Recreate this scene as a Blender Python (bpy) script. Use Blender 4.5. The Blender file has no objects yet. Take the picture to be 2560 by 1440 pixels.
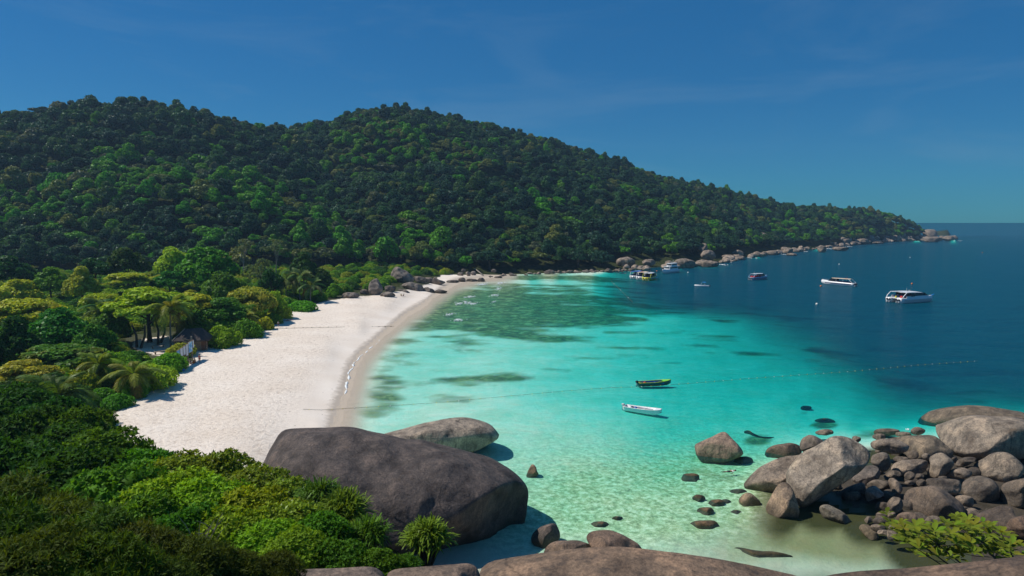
import bpy, bmesh, math, random
import numpy as np
from mathutils import Vector, Matrix, Euler, noise

# ------------------------------------------------------------------ camera, sky, sun
SC = bpy.context.scene
COL = SC.collection
F = 1707.0            # focal length in photo pixels (2560 wide)
CH = 28.0             # height of the viewpoint above the sea
TH = math.atan(164 / F)
cam_d = bpy.data.cameras.new('camera')
cam = bpy.data.objects.new('camera', cam_d)
COL.objects.link(cam)
cam.location = (0, 0, CH)
cam.rotation_euler = (math.pi / 2 - TH, 0, 0)
cam_d.sensor_width = 36
cam_d.lens = 36 * F / 2560
cam_d.clip_start = 0.5
cam_d.clip_end = 60000
SC.camera = cam

SUN_EL = math.radians(51)
SUN_AZ = math.radians(-80)      # clockwise from +Y: sun stands to the left, a little beyond the bay
world = bpy.data.worlds.new('World')
SC.world = world
world.use_nodes = True
wn = world.node_tree
bgn = wn.nodes['Background']
sky = wn.nodes.new('ShaderNodeTexSky')
sky.sky_type = 'NISHITA'
sky.sun_disc = False
sky.sun_elevation = SUN_EL
sky.sun_rotation = SUN_AZ
sky.altitude = 0
sky.air_density = 1.0
sky.dust_density = 0.05
sky.ozone_density = 3.0
hs = wn.nodes.new('ShaderNodeHueSaturation')
hs.inputs['Saturation'].default_value = 1.35
hs.inputs['Value'].default_value = 0.8
wn.links.new(sky.outputs[0], hs.inputs['Color'])
tint = wn.nodes.new('ShaderNodeMix')
tint.data_type = 'RGBA'
tint.blend_type = 'MULTIPLY'
tint.inputs[0].default_value = 1.0
tint.inputs[7].default_value = (0.18, 0.75, 1.08, 1)
wn.links.new(hs.outputs[0], tint.inputs[6])
# faint wisps of high cloud
wtc = wn.nodes.new('ShaderNodeTexCoord')
wmp = wn.nodes.new('ShaderNodeMapping')
wmp.inputs['Scale'].default_value = (1.0, 1.0, 5.0)
wmp.inputs['Rotation'].default_value = (0, 0.16, 0.3)
wnz = wn.nodes.new('ShaderNodeTexNoise')
wnz.inputs['Scale'].default_value = 2.1
wnz.inputs['Detail'].default_value = 7.0
wnz.inputs['Roughness'].default_value = 0.62
wnz.inputs['Distortion'].default_value = 0.7
wrp = wn.nodes.new('ShaderNodeValToRGB')
wrp.color_ramp.elements[0].position = 0.5
wrp.color_ramp.elements[1].position = 0.85
wrp.color_ramp.elements[0].color = (0, 0, 0, 1)
wrp.color_ramp.elements[1].color = (0.22, 0.22, 0.22, 1)
wmx = wn.nodes.new('ShaderNodeMix')
wmx.data_type = 'RGBA'
wmx.inputs[7].default_value = (3.6, 5.0, 6.2, 1)
wn.links.new(wtc.outputs['Generated'], wmp.inputs['Vector'])
wn.links.new(wmp.outputs[0], wnz.inputs['Vector'])
wn.links.new(wnz.outputs[0], wrp.inputs[0])
wn.links.new(wrp.outputs[0], wmx.inputs[0])
even = wn.nodes.new('ShaderNodeMix')
even.data_type = 'RGBA'
even.inputs[0].default_value = 0.42
even.inputs[7].default_value = (0.30, 2.25, 5.0, 1)
wn.links.new(tint.outputs[2], even.inputs[6])
wn.links.new(even.outputs[2], wmx.inputs[6])
wn.links.new(wmx.outputs[2], bgn.inputs[0])
bgn.inputs[1].default_value = 0.075

sun_d = bpy.data.lights.new('sun', 'SUN')
sun_d.energy = 4.6
sun_d.angle = math.radians(0.53)
sun_d.color = (1.0, 0.95, 0.87)
sun = bpy.data.objects.new('sun', sun_d)
COL.objects.link(sun)
sdir = Vector((math.sin(SUN_AZ) * math.cos(SUN_EL), math.cos(SUN_AZ) * math.cos(SUN_EL), math.sin(SUN_EL)))
sun.rotation_euler = sdir.to_track_quat('Z', 'Y').to_euler()
sun.location = sdir * 300

SC.view_settings.view_transform = 'Standard'
SC.view_settings.look = 'None'
SC.view_settings.exposure = 0.0
SC.view_settings.gamma = 1.0
SC.view_settings.use_curve_mapping = False
SC.render.engine = 'CYCLES'
SC.cycles.max_bounces = 8
SC.cycles.transparent_max_bounces = 12
SC.cycles.use_denoising = True

# ------------------------------------------------------------------ helpers
FWD = Vector((0, math.cos(TH), -math.sin(TH)))
UPV = Vector((0, math.sin(TH), math.cos(TH)))
CAM = Vector((0, 0, CH))


def ray(px, py):
    return Vector((1, 0, 0)) * ((px - 1280) / F) + UPV * ((720 - py) / F) + FWD


def P(px, py, Y):
    d = ray(px, py)
    return CAM + d * (Y / d.y)


def gp(px, py, z=0.0):
    d = ray(px, py)
    return CAM + d * ((z - CH) / d.z)


def tag(o, label=None, cat=None, group=None, kind=None):
    if label: o['label'] = label
    if cat: o['category'] = cat
    if group: o['group'] = group
    if kind: o['kind'] = kind
    return o


def link(o, parent=None):
    COL.objects.link(o)
    if parent is not None:
        o.parent = parent
    return o


def empty(name, loc, rz=0.0):
    o = bpy.data.objects.new(name, None)
    o.empty_display_size = 0.3
    COL.objects.link(o)
    o.location = loc
    o.rotation_euler = (0, 0, rz)
    return o


def mesh(name, V, Fc, mat=None, smooth=False):
    m = bpy.data.meshes.new(name)
    V = np.asarray(V, dtype=np.float32).reshape(-1, 3)
    if isinstance(Fc, np.ndarray):
        n, k = Fc.shape
        m.vertices.add(len(V)); m.vertices.foreach_set('co', V.ravel())
        m.loops.add(n * k); m.loops.foreach_set('vertex_index', Fc.astype(np.int32).ravel())
        m.polygons.add(n)
        m.polygons.foreach_set('loop_start', np.arange(0, n * k, k, dtype=np.int32))
        m.polygons.foreach_set('loop_total', np.full(n, k, dtype=np.int32))
        m.update(calc_edges=True)
        m.validate()
    else:
        m.from_pydata([tuple(map(float, v)) for v in V], [], Fc)
        m.update()
    if smooth:
        m.polygons.foreach_set('use_smooth', np.ones(len(m.polygons), dtype=bool))
    if mat: m.materials.append(mat)
    return m


def ob(name, m, parent=None, loc=(0, 0, 0), rot=(0, 0, 0), scale=(1, 1, 1), color=None):
    o = bpy.data.objects.new(name, m)
    o.location = loc; o.rotation_euler = rot; o.scale = scale
    if color: o.color = (*color, 1)
    return link(o, parent)


class MB:
    """collects simple solids into one mesh"""
    def __init__(s): s.V = []; s.F = []
    def add(s, V, Fc):
        b = len(s.V); s.V += [tuple(v) for v in V]; s.F += [tuple(i + b for i in f) for f in Fc]
        return s
    def box(s, c, d, rz=0.0, ry=0.0):
        M = Matrix.Rotation(rz, 3, 'Z') @ Matrix.Rotation(ry, 3, 'Y')
        c = Vector(c)
        V = [c + M @ Vector((sx * d[0] / 2, sy * d[1] / 2, sz * d[2] / 2)) for sx in (-1, 1) for sy in (-1, 1) for sz in (-1, 1)]
        return s.add(V, [(0, 1, 3, 2), (4, 6, 7, 5), (0, 4, 5, 1), (2, 3, 7, 6), (0, 2, 6, 4), (1, 5, 7, 3)])
    def tube(s, pts, rad, n=6):
        pts = [Vector(p) for p in pts]
        if not isinstance(rad, (list, tuple)): rad = [rad] * len(pts)
        V = []; Fc = []
        for i, p in enumerate(pts):
            t = (pts[min(i + 1, len(pts) - 1)] - pts[max(i - 1, 0)])
            t.normalize()
            a = t.cross(Vector((0.31, 0.2, 0.93)))
            if a.length < 1e-3: a = t.cross(Vector((1, 0, 0)))
            a.normalize(); b = t.cross(a)
            for k in range(n):
                w = 2 * math.pi * k / n
                V.append(p + (a * math.cos(w) + b * math.sin(w)) * rad[i])
        for i in range(len(pts) - 1):
            for k in range(n):
                Fc.append((i * n + k, i * n + (k + 1) % n, (i + 1) * n + (k + 1) % n, (i + 1) * n + k))
        Fc.append(tuple(range(n))[::-1]); Fc.append(tuple((len(pts) - 1) * n + k for k in range(n)))
        return s.add(V, Fc)
    def ball(s, c, r, seg=10, rings=7):
        if not isinstance(r, (tuple, list)): r = (r, r, r)
        V = [(c[0], c[1], c[2] + r[2])]; Fc = []
        for i in range(1, rings):
            a = math.pi * i / rings
            for k in range(seg):
                w = 2 * math.pi * k / seg
                V.append((c[0] + r[0] * math.sin(a) * math.cos(w), c[1] + r[1] * math.sin(a) * math.sin(w), c[2] + r[2] * math.cos(a)))
        V.append((c[0], c[1], c[2] - r[2]))
        for k in range(seg): Fc.append((0, 1 + k, 1 + (k + 1) % seg))
        for i in range(rings - 2):
            for k in range(seg):
                Fc.append((1 + i * seg + k, 1 + (i + 1) * seg + k, 1 + (i + 1) * seg + (k + 1) % seg, 1 + i * seg + (k + 1) % seg))
        e = len(V) - 1; b = 1 + (rings - 2) * seg
        for k in range(seg): Fc.append((e, b + (k + 1) % seg, b + k))
        return s.add(V, Fc)
    def build(s, name, mat, parent=None, smooth=False, **kw):
        return ob(name, mesh(name, s.V, s.F, mat, smooth), parent, **kw)


# ------------------------------------------------------------------ materials
def newmat(name):
    m = bpy.data.materials.new(name); m.use_nodes = True
    nt = m.node_tree; nt.nodes.clear()
    out = nt.nodes.new('ShaderNodeOutputMaterial')
    def N(t, **kw):
        n = nt.nodes.new(t)
        for k, v in kw.items():
            if k in n.inputs: n.inputs[k].default_value = v
            else: setattr(n, k, v)
        return n
    return m, nt, N, nt.links.new, out


def ramp(N, stops):
    r = N('ShaderNodeValToRGB')
    e = r.color_ramp.elements
    while len(e) < len(stops): e.new(0.5)
    for el, (p, c) in zip(e, stops):
        el.position = p; el.color = (*c, 1) if len(c) == 3 else c
    return r


def mix(N, L, a, b, fac, blend='MIX'):
    n = N('ShaderNodeMix', data_type='RGBA', blend_type=blend)
    for s, v in ((0, fac), (6, a), (7, b)):
        if hasattr(v, 'is_output'): L(v, n.inputs[s])
        elif s == 0: n.inputs[s].default_value = v
        else: n.inputs[s].default_value = (*v, 1) if len(v) == 3 else v
    return n.outputs[2]


def math_(N, L, op, a, b=None):
    n = N('ShaderNodeMath', operation=op)
    for i, v in enumerate((a, b)):
        if v is None: continue
        if hasattr(v, 'is_output'): L(v, n.inputs[i])
        else: n.inputs[i].default_value = v
    return n.outputs[0]


def plain(name, col, rough=0.5, spec=0.5, var=0.12, scale=3.0, metal=0.0):
    m, nt, N, L, out = newmat(name)
    tc = N('ShaderNodeTexCoord'); nz = N('ShaderNodeTexNoise', Scale=scale, Detail=4.0)
    L(tc.outputs['Object'], nz.inputs['Vector'])
    lo = tuple(c * (1 - var) for c in col); hi = tuple(min(1, c * (1 + var)) for c in col)
    r = ramp(N, [(0.3, lo), (0.7, hi)]); L(nz.outputs[0], r.inputs[0])
    p = N('ShaderNodeBsdfPrincipled', Roughness=rough, Metallic=metal)
    p.inputs['Specular IOR Level'].default_value = spec
    L(r.outputs[0], p.inputs['Base Color']); L(p.outputs[0], out.inputs[0])
    return m


def foliage(name, trans=0.3, rough=0.45, hue=0.03, val=0.35, tip=None, color=None):
    """leaf colour = the object's own colour, varied per tree and per leaf"""
    m, nt, N, L, out = newmat(name)
    oi = N('ShaderNodeObjectInfo'); ge = N('ShaderNodeNewGeometry')
    hsv = N('ShaderNodeHueSaturation')
    if color: hsv.inputs['Color'].default_value = (*color, 1)
    else: L(oi.outputs['Color'], hsv.inputs['Color'])
    h = math_(N, L, 'MULTIPLY_ADD', oi.outputs['Random'], 2 * hue); h.node.inputs[2].default_value = 0.5 - hue
    L(h, hsv.inputs['Hue'])
    rl = math_(N, L, 'MULTIPLY_ADD', ge.outputs['Random Per Island'], 2 * val); rl.node.inputs[2].default_value = 1 - val
    L(rl, hsv.inputs['Value'])
    col = hsv.outputs[0]
    if tip:
        nz = N('ShaderNodeTexNoise', Scale=tip[1], Detail=2.0)
        tc = N('ShaderNodeTexCoord'); L(tc.outputs['Object'], nz.inputs['Vector'])
        r = ramp(N, [(0.52, (0, 0, 0)), (0.66, (1, 1, 1))]); L(nz.outputs[0], r.inputs[0])
        f = math_(N, L, 'MULTIPLY', r.outputs[0], tip[2])
        col = mix(N, L, col, tip[0], f)
    p = N('ShaderNodeBsdfPrincipled', Roughness=rough)
    p.inputs['Specular IOR Level'].default_value = 0.07
    L(col, p.inputs['Base Color'])
    t = N('ShaderNodeBsdfTranslucent')
    tcol = mix(N, L, col, (1.5, 1.35, 0.4), 1.0, 'MULTIPLY')
    L(tcol, t.inputs['Color'])
    ms = N('ShaderNodeMixShader', Fac=trans)
    L(p.outputs[0], ms.inputs[1]); L(t.outputs[0], ms.inputs[2]); L(ms.outputs[0], out.inputs[0])
    return m


def rockmat(name):
    m, nt, N, L, out = newmat(name)
    oi = N('ShaderNodeObjectInfo'); ge = N('ShaderNodeNewGeometry')
    pos = ge.outputs['Position']
    n1 = N('ShaderNodeTexNoise', Scale=0.55, Detail=8.0, Roughness=0.6); L(pos, n1.inputs['Vector'])
    n2 = N('ShaderNodeTexNoise', Scale=7.0, Detail=6.0, Roughness=0.75); L(pos, n2.inputs['Vector'])
    vo = N('ShaderNodeTexVoronoi', Scale=16.0); L(pos, vo.inputs['Vector'])
    r1 = ramp(N, [(0.30, (0.38, 0.36, 0.36)), (0.5, (0.92, 0.92, 0.92)), (0.70, (1.6, 1.5, 1.4))]); L(n1.outputs[0], r1.inputs[0])
    r2 = ramp(N, [(0.34, (0.42, 0.42, 0.44)), (0.52, (1.0, 1.0, 1.0)), (0.68, (1.5, 1.46, 1.38))]); L(n2.outputs[0], r2.inputs[0])
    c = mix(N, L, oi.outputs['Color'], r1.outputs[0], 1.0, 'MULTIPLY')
    c = mix(N, L, c, r2.outputs[0], 0.8, 'MULTIPLY')
    c = mix(N, L, c, (1.07, 0.98, 0.88), 1.0, 'MULTIPLY')
    # run-off streaks: noise drawn out down the slope
    mp = N('ShaderNodeMapping'); mp.inputs['Scale'].default_value = (1.6, 1.6, 0.16); L(pos, mp.inputs['Vector'])
    n3 = N('ShaderNodeTexNoise', Scale=1.3, Detail=5.0, Roughness=0.65, Distortion=0.6); L(mp.outputs[0], n3.inputs['Vector'])
    r3 = ramp(N, [(0.46, (0, 0, 0)), (0.66, (1, 1, 1))]); L(n3.outputs[0], r3.inputs[0])
    f3 = math_(N, L, 'MULTIPLY', r3.outputs[0], 0.55)
    c = mix(N, L, c, (0.035, 0.033, 0.034), f3)
    # joints in the granite: thin dark crooked cracks
    n6 = N('ShaderNodeTexNoise', Scale=0.6, Detail=4.0); L(pos, n6.inputs['Vector'])
    wp_ = mix(N, L, pos, n6.outputs['Color'], 0.8, 'LINEAR_LIGHT')
    vc = N('ShaderNodeTexVoronoi', Scale=0.15, feature='DISTANCE_TO_EDGE'); L(wp_, vc.inputs['Vector'])
    rc_ = ramp(N, [(0.0, (1, 1, 1)), (0.009, (0, 0, 0))]); L(vc.outputs['Distance'], rc_.inputs[0])
    c = mix(N, L, c, (0.02, 0.018, 0.016), math_(N, L, 'MULTIPLY', rc_.outputs[0], math_(N, L, 'MULTIPLY', n6.outputs[0], 0.95)))
    # lichen / rust patches
    n4 = N('ShaderNodeTexNoise', Scale=0.35, Detail=6.0, Roughness=0.7); L(pos, n4.inputs['Vector'])
    r4 = ramp(N, [(0.60, (0, 0, 0)), (0.72, (1, 1, 1))]); L(n4.outputs[0], r4.inputs[0])
    f4 = math_(N, L, 'MULTIPLY', r4.outputs[0], 0.4)
    c = mix(N, L, c, (0.17, 0.11, 0.06), f4)
    # tide mark: the algae-dark band that the sea wets
    sx = N('ShaderNodeSeparateXYZ'); L(pos, sx.inputs[0])
    zz = math_(N, L, 'MULTIPLY_ADD', n1.outputs[0], 1.3); L(sx.outputs[2], zz.node.inputs[2])
    tr = ramp(N, [(0.36, (1, 1, 1)), (0.60, (0, 0, 0))])
    zs = math_(N, L, 'MULTIPLY_ADD', zz, 0.25); zs.node.inputs[2].default_value = 0.2
    L(zs, tr.inputs[0])
    ft = math_(N, L, 'MULTIPLY', tr.outputs[0], 0.6)
    c = mix(N, L, c, (0.05, 0.043, 0.025), ft)
    p = N('ShaderNodeBsdfPrincipled', Roughness=0.85)
    p.inputs['Specular IOR Level'].default_value = 0.25
    L(c, p.inputs['Base Color'])
    b1 = N('ShaderNodeBump', Strength=0.8, Distance=0.45); L(n1.outputs[0], b1.inputs['Height'])
    b2 = N('ShaderNodeBump', Strength=0.6, Distance=0.05); L(n2.outputs[0], b2.inputs['Height']); L(b1.outputs[0], b2.inputs['Normal'])
    b3 = N('ShaderNodeBump', Strength=0.3, Distance=0.02); L(vo.outputs['Distance'], b3.inputs['Height']); L(b2.outputs[0], b3.inputs['Normal'])
    L(b3.outputs[0], p.inputs['Normal']); L(p.outputs[0], out.inputs[0])
    return m


M_ROCK = rockmat('granite')
M_LEAF = foliage('leaf')
M_LEAF_FAR = foliage('canopy_leaf', trans=0.22, hue=0.02, val=0.4)
M_LEAF_TIP = foliage('leaf_with_brown_tips', tip=((0.30, 0.24, 0.05), 1.6, 0.45))
M_LEAF_NEAR = foliage('shrub_leaf', trans=0.34, rough=0.6, hue=0.015, val=0.45)
M_BARK = plain('bark', (0.09, 0.07, 0.055), 0.9, 0.2, 0.4, 6)
M_PALEBARK = plain('pale_bark', (0.26, 0.23, 0.19), 0.9, 0.2, 0.3, 6)
M_WHITE = plain('white_gelcoat', (0.78, 0.78, 0.78), 0.3, 0.5, 0.06)
M_GREY = plain('grey_paint', (0.45, 0.46, 0.47), 0.5)
M_TAN = plain('tan_canvas', (0.62, 0.50, 0.36), 0.7)
M_NAVY = plain('navy_paint', (0.02, 0.03, 0.10), 0.4)
M_BLUE = plain('blue_paint', (0.02, 0.10, 0.42), 0.45)
M_SKYB = plain('bright_blue_paint', (0.03, 0.28, 0.70), 0.45)
M_YELL = plain('yellow_paint', (0.62, 0.60, 0.04), 0.45)
M_LIME = plain('lime_paint', (0.16, 0.62, 0.05), 0.45)
M_TEAL = plain('dark_teal_paint', (0.01, 0.09, 0.09), 0.45)
M_RED = plain('red_fabric', (0.50, 0.03, 0.03), 0.6)
M_ORANGE = plain('orange_fabric', (0.70, 0.18, 0.03), 0.6)
M_PINK = plain('pink_fabric', (0.75, 0.12, 0.25), 0.7)
M_BLACK = plain('black_plastic', (0.02, 0.02, 0.022), 0.4)
M_GLASS = plain('tinted_glass', (0.015, 0.02, 0.03), 0.08, 0.8, 0.05)
M_SKIN = plain('skin', (0.36, 0.20, 0.13), 0.6)
M_HAIR = plain('dark_hair', (0.02, 0.015, 0.012), 0.6)
M_WOOD = plain('weathered_wood', (0.28, 0.21, 0.15), 0.85, 0.2, 0.3, 5)
M_BROWN = plain('brown_board', (0.20, 0.11, 0.07), 0.8, 0.2, 0.25, 4)
M_THATCH = plain('thatch', (0.085, 0.07, 0.065), 0.95, 0.1, 0.45, 9)
M_ROPE = plain('rope', (0.12, 0.12, 0.06), 0.9, 0.1, 0.3, 4)
M_FOAM = plain('sea_foam', (0.80, 0.83, 0.83), 0.8, 0.2, 0.08, 2)
M_BLUEREFL = plain('gelcoat_blue_reflection', (0.30, 0.45, 0.60), 0.35)  # bluish reflection on a hull side, put into its base colour
M_STEEL = plain('stainless_steel', (0.6, 0.6, 0.6), 0.3, 0.5, 0.05, 3, 0.9)

# ------------------------------------------------------------------ terrain: beach, seabed, hills
def par(x, y):
    return 1280 + F * x / y, 556 + CH * F / y


WS = 0.12             # refraction makes the bed look nearer: it lies higher and the water is tinted more strongly
CTRL = []
def cp(z, *pts):
    for px, py in pts:
        p = gp(px, py, max(z, 0.0))
        CTRL.append((*par(p.x, p.y), z))


WATERLINE = [(842, 1075), (852, 1055), (861, 1020), (873, 985), (890, 922), (910, 888), (960, 840), (1020, 790), (1080, 747),
             (1122, 722), (1150, 708), (1200, 699), (1240, 692), (1380, 684), (1500, 681), (1600, 676), (1700, 671), (1790, 661),
             (1900, 641), (2050, 623), (2180, 608), (2300, 601), (2385, 599)]
cp(0.0, *WATERLINE)
cp(0.0, (820, 1130), (830, 1200), (880, 1330), (960, 1440), (1200, 1560))
# dry beach and flat behind it
cp(2.2, (270, 1045), (390, 960), (480, 905), (560, 865), (660, 820), (740, 780), (800, 758), (920, 740), (1000, 730))
cp(1.3, (690, 1080), (760, 950), (820, 880), (900, 820), (970, 770)); cp(0.5, (800, 1070), (835, 960), (880, 870), (950, 815), (1020, 760), (1070, 735))
cp(1.9, (500, 1060), (600, 950), (700, 860), (850, 780))
cp(2.6, (480, 1170), (640, 1200)); cp(3.0, (0, 1000), (100, 900), (300, 850), (450, 820), (600, 750), (0, 800), (700, 730), (-400, 900), (-900, 1000))
cp(4.5, (0, 700), (400, 690), (700, 690), (-400, 700), (900, 690), (-1200, 680))
# seabed depths
cp(-0.35, (905, 1040), (925, 960), (955, 890), (1010, 830), (1075, 785), (1140, 735), (1200, 712))
cp(-0.9, (970, 900), (1010, 860), (1080, 800), (1150, 755), (1220, 722), (1000, 1000), (960, 1060))
cp(-0.8, (1100, 1000), (1100, 1060))
cp(-1.2, (1250, 1000), (1200, 900), (1350, 1080), (1500, 1110))
cp(-1.3, (1250, 760), (1180, 800), (1320, 705))
cp(-1.7, (1350, 830), (1300, 780), (1400, 715))
cp(-2.6, (1400, 950), (1520, 1020), (1480, 900), (1650, 1100), (1450, 780), (1500, 705))
cp(-3.6, (1600, 1000), (1560, 880), (1600, 800), (1700, 1060), (1550, 740), (1850, 1070))
cp(-4.8, (1700, 950), (1800, 1000), (1680, 850), (1920, 1020), (1680, 790), (2000, 1050))
cp(-6.2, (1800, 880), (1900, 940), (2050, 1010), (1640, 730), (1780, 820), (2150, 1050))
cp(-7.2, (1910, 885), (2020, 940), (2130, 1000))
cp(-9, (1720, 740), (1850, 800), (2230, 1040), (1620, 700))
cp(-12, (2010, 870), (2130, 930), (2220, 990))
cp(-15, (1800, 740), (1950, 810), (2400, 1000), (1700, 690), (1850, 690))
cp(-24, (2000, 780), (2150, 880), (2300, 950), (1900, 720), (2000, 680), (2560, 960))
cp(-32, (2200, 800), (2400, 850), (2200, 690), (2200, 640), (2560, 760), (2900, 900))
cp(-42, (2450, 640), (2500, 580), (2900, 620), (2900, 700), (2400, 570), (3600, 600), (3600, 900))
cp(-1.0, (1400, 1200), (1600, 1190), (1750, 1180), (1250, 1130), (1420, 1130)); cp(-0.75, (1450, 1280), (1620, 1270), (1780, 1260))
cp(-0.5, (1500, 1340), (1650, 1340), (1800, 1320), (1860, 1250), (1380, 1390), (1600, 1440))
cp(-0.35, (1900, 1350), (2000, 1400), (2080, 1350), (1800, 1420), (2150, 1420))
cp(-2.2, (1900, 1110), (2050, 1090), (2200, 1080))
cp(-0.25, (2000, 1310), (2100, 1320), (2200, 1360), (2060, 1440), (2260, 1440))
cp(0.25, (1965, 1245), (2130, 1262), (2250, 1298), (2450, 1335), (2560, 1300), (2100, 1150), (2250, 1150), (2400, 1130), (2200, 1250), (2400, 1250), (2560, 1150))
cp(-2.4, (1330, 700), (1400, 697), (1500, 695), (1560, 692))
cp(-6, (1720, 690), (1810, 680), (1920, 662))
cp(-10, (1950, 650), (2080, 634), (2200, 619), (2320, 610), (2420, 606), (2450, 597))
cp(0.8, (2700, 1200), (2700, 1400), (2600, 1480)); cp(-3, (2420, 1050), (2700, 1040))
cp(2.0, (1000, 1700), (1800, 1750), (2500, 1800), (600, 1800), (200, 1600), (600, 1400), (0, 1300))
for z, u, v in ((4, -1600, 560), (4, -1600, 800), (5, -1600, 1400), (5, -800, 562), (5, 0, 565), (5, 800, 568), (4, 1400, 575), (4, 2000, 580), (3, 2200, 584),
                (3, 1600, 640), (4, 1200, 655), (4, 1900, 612), (4, -1600, 2400), (4, 1280, 2400), (2, 4400, 2400), (-44, 4400, 560), (-44, 4400, 700), (-30, 4400, 1100),
                (-46, 2450, 560), (-46, 3000, 560), (-1, 4400, 1600)):
    CTRL.append((u, v, z))
CTRL = np.array(CTRL)


def _rbf_fit(C):
    p = C[:, :2]; n = len(p)
    D = np.sqrt(((p[:, None] - p[None]) ** 2).sum(-1))
    A = np.zeros((n + 1, n + 1)); A[:n, :n] = -D + np.eye(n) * -4.0; A[:n, n] = 1; A[n, :n] = 1
    b = np.zeros(n + 1); b[:n] = C[:, 2]
    return np.linalg.solve(A, b)


def _warp(z): return np.sign(z) * np.abs(z) ** 0.5
_W = _rbf_fit(np.column_stack([CTRL[:, :2], _warp(CTRL[:, 2])]))


def wsf(v): return WS + 0.36 * np.clip((v - 1085) / 70, 0, 1)


def shore(x, y):
    """height of beach and seabed (m)"""
    x = np.atleast_1d(np.asarray(x, float)); y = np.atleast_1d(np.asarray(y, float))
    u, v = par(x, y)
    out = np.full(u.shape, _W[-1])
    for (cu, cv, _), w in zip(CTRL, _W[:-1]):
        out = out - w * np.sqrt((u - cu) ** 2 + (v - cv) ** 2 + 16)
    z = np.sign(out) * out ** 2
    st = np.clip((u - 1480) / 230, 0, 1) * np.clip((790 - v) / 60, 0, 1)
    zz = np.abs(z); z = np.where(z < 0, -(zz * (1 - st) + st * np.maximum(zz, np.minimum(np.sqrt(2000 * zz), 32))), z)
    return np.clip(np.where(z < 0, z * wsf(v), z), -5.8, 6)


rs = np.random.RandomState(5)
_G = rs.rand(64, 64)
def vnoise(x, y, s):
    x = np.asarray(x) / s; y = np.asarray(y) / s
    i = np.floor(x).astype(int); j = np.floor(y).astype(int)
    fx = x - i; fy = y - j; fx = fx * fx * (3 - 2 * fx); fy = fy * fy * (3 - 2 * fy)
    g = lambda a, b: _G[a % 64, b % 64]
    return (g(i, j) * (1 - fx) + g(i + 1, j) * fx) * (1 - fy) + (g(i, j + 1) * (1 - fx) + g(i + 1, j + 1) * fx) * fy


def fbm(x, y, s, o=4):
    t = 0; a = 0.5
    for k in range(o): t = t + a * vnoise(x + 17 * k, y - 31 * k, s / 2 ** k); a *= 0.5
    return t


TREE_H = 10.0
# each ridge: photo column, row of its crest, distance of crest, distance of foot
RIDGES = [
    [(-1500, 420, 420, 300), (-500, 350, 440, 300), (0, 290, 490, 300), (100, 283, 500, 305), (250, 260, 515, 312), (350, 256, 520, 318), (430, 270, 530, 322), (500, 280, 540, 326),
     (560, 295, 550, 330), (620, 308, 560, 332), (670, 320, 565, 335), (740, 335, 575, 340), (800, 400, 560, 345), (860, 500, 520, 350), (940, 640, 430, 355), (1000, 700, 400, 360)],
    [(300, 420, 640, 420), (600, 345, 650, 420), (740, 322, 655, 400), (780, 308, 655, 395), (840, 305, 655, 385), (870, 292, 655, 375), (930, 275, 655, 365), (1000, 270, 660, 362), (1080, 285, 668, 362),
     (1150, 297, 676, 364), (1220, 315, 690, 368), (1300, 330, 708, 374), (1370, 345, 722, 382), (1440, 372, 740, 390), (1500, 392, 760, 398), (1560, 410, 780, 405),
     (1640, 445, 805, 425), (1700, 455, 830, 440), (1800, 472, 870, 485), (1900, 500, 915, 590), (2000, 515, 955, 680), (2100, 520, 1000, 800), (2150, 518, 1030, 870),
     (2200, 530, 1060, 950), (2250, 545, 1090, 1010), (2290, 562, 1120, 1060), (2320, 592, 1140, 1100), (2370, 605, 1150, 1140)],
    [(-300, 560, 350, 300), (100, 480, 385, 305), (370, 430, 410, 318), (560, 440, 410, 326), (640, 475, 405, 330), (700, 500, 400, 334), (830, 570, 388, 342), (930, 645, 375, 350), (985, 690, 368, 355)],
]


RZ = [np.array([P(px, py, Y).z - TREE_H for px, py, Y, _ in R]) for R in RIDGES]


def hill(x, y):
    x = np.atleast_1d(np.asarray(x, float)); y = np.atleast_1d(np.asarray(y, float))
    u = 1280 + F * x / y
    best = np.full(u.shape, -5.0)
    for R, zr in zip(RIDGES, RZ):
        a = np.array(R, float)
        ru = a[:, 0]
        du = u + 26 * (vnoise(x, y, 45) - 0.5)
        Yr = np.interp(du, ru, a[:, 2]); Y0 = np.interp(u, ru, a[:, 3]); hr = np.interp(u, ru, zr)
        s = (y - Y0) / (Yr - Y0)
        sc = np.clip(s, 0, 1)
        f = 0.55 * sc + 0.45 * sc * sc * (3 - 2 * sc)
        f = f + (fbm(x, y, 75) - 0.47) * 0.34 * np.sin(np.pi * sc)
        back = np.clip((y - Yr) / 260, 0, 1.5)
        h = hr * np.where(s > 1, 1 - 0.75 * back * back, f)
        h = np.where((u < ru[0]) | (u > ru[-1]) | (s < 0), -5, h)
        best = np.maximum(best, h)
    return best


def ground(x, y):
    a = shore(x, y); h = hill(x, y)
    return np.where(h > 0, np.maximum(a, h + np.clip(a, 0, 3)), a)


def gz(x, y): return float(ground(x, y)[0])


def inpoly(px, py, poly):
    px = np.asarray(px); py = np.asarray(py); c = np.zeros(px.shape, bool)
    for (x1, y1), (x2, y2) in zip(poly, poly[1:] + poly[:1]):
        k = ((y1 > py) != (y2 > py)) & (px < (x2 - x1) * (py - y1) / (y2 - y1 + 1e-9) + x1)
        c ^= k
    return c


def ground_pt(px, py):
    """where the line of sight through a photo pixel meets the beach"""
    z = 0.0
    for _ in range(12):
        p = gp(px, py, z); z = max(0.0, float(shore(p.x, p.y)[0]))
    return gp(px, py, z)


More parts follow.
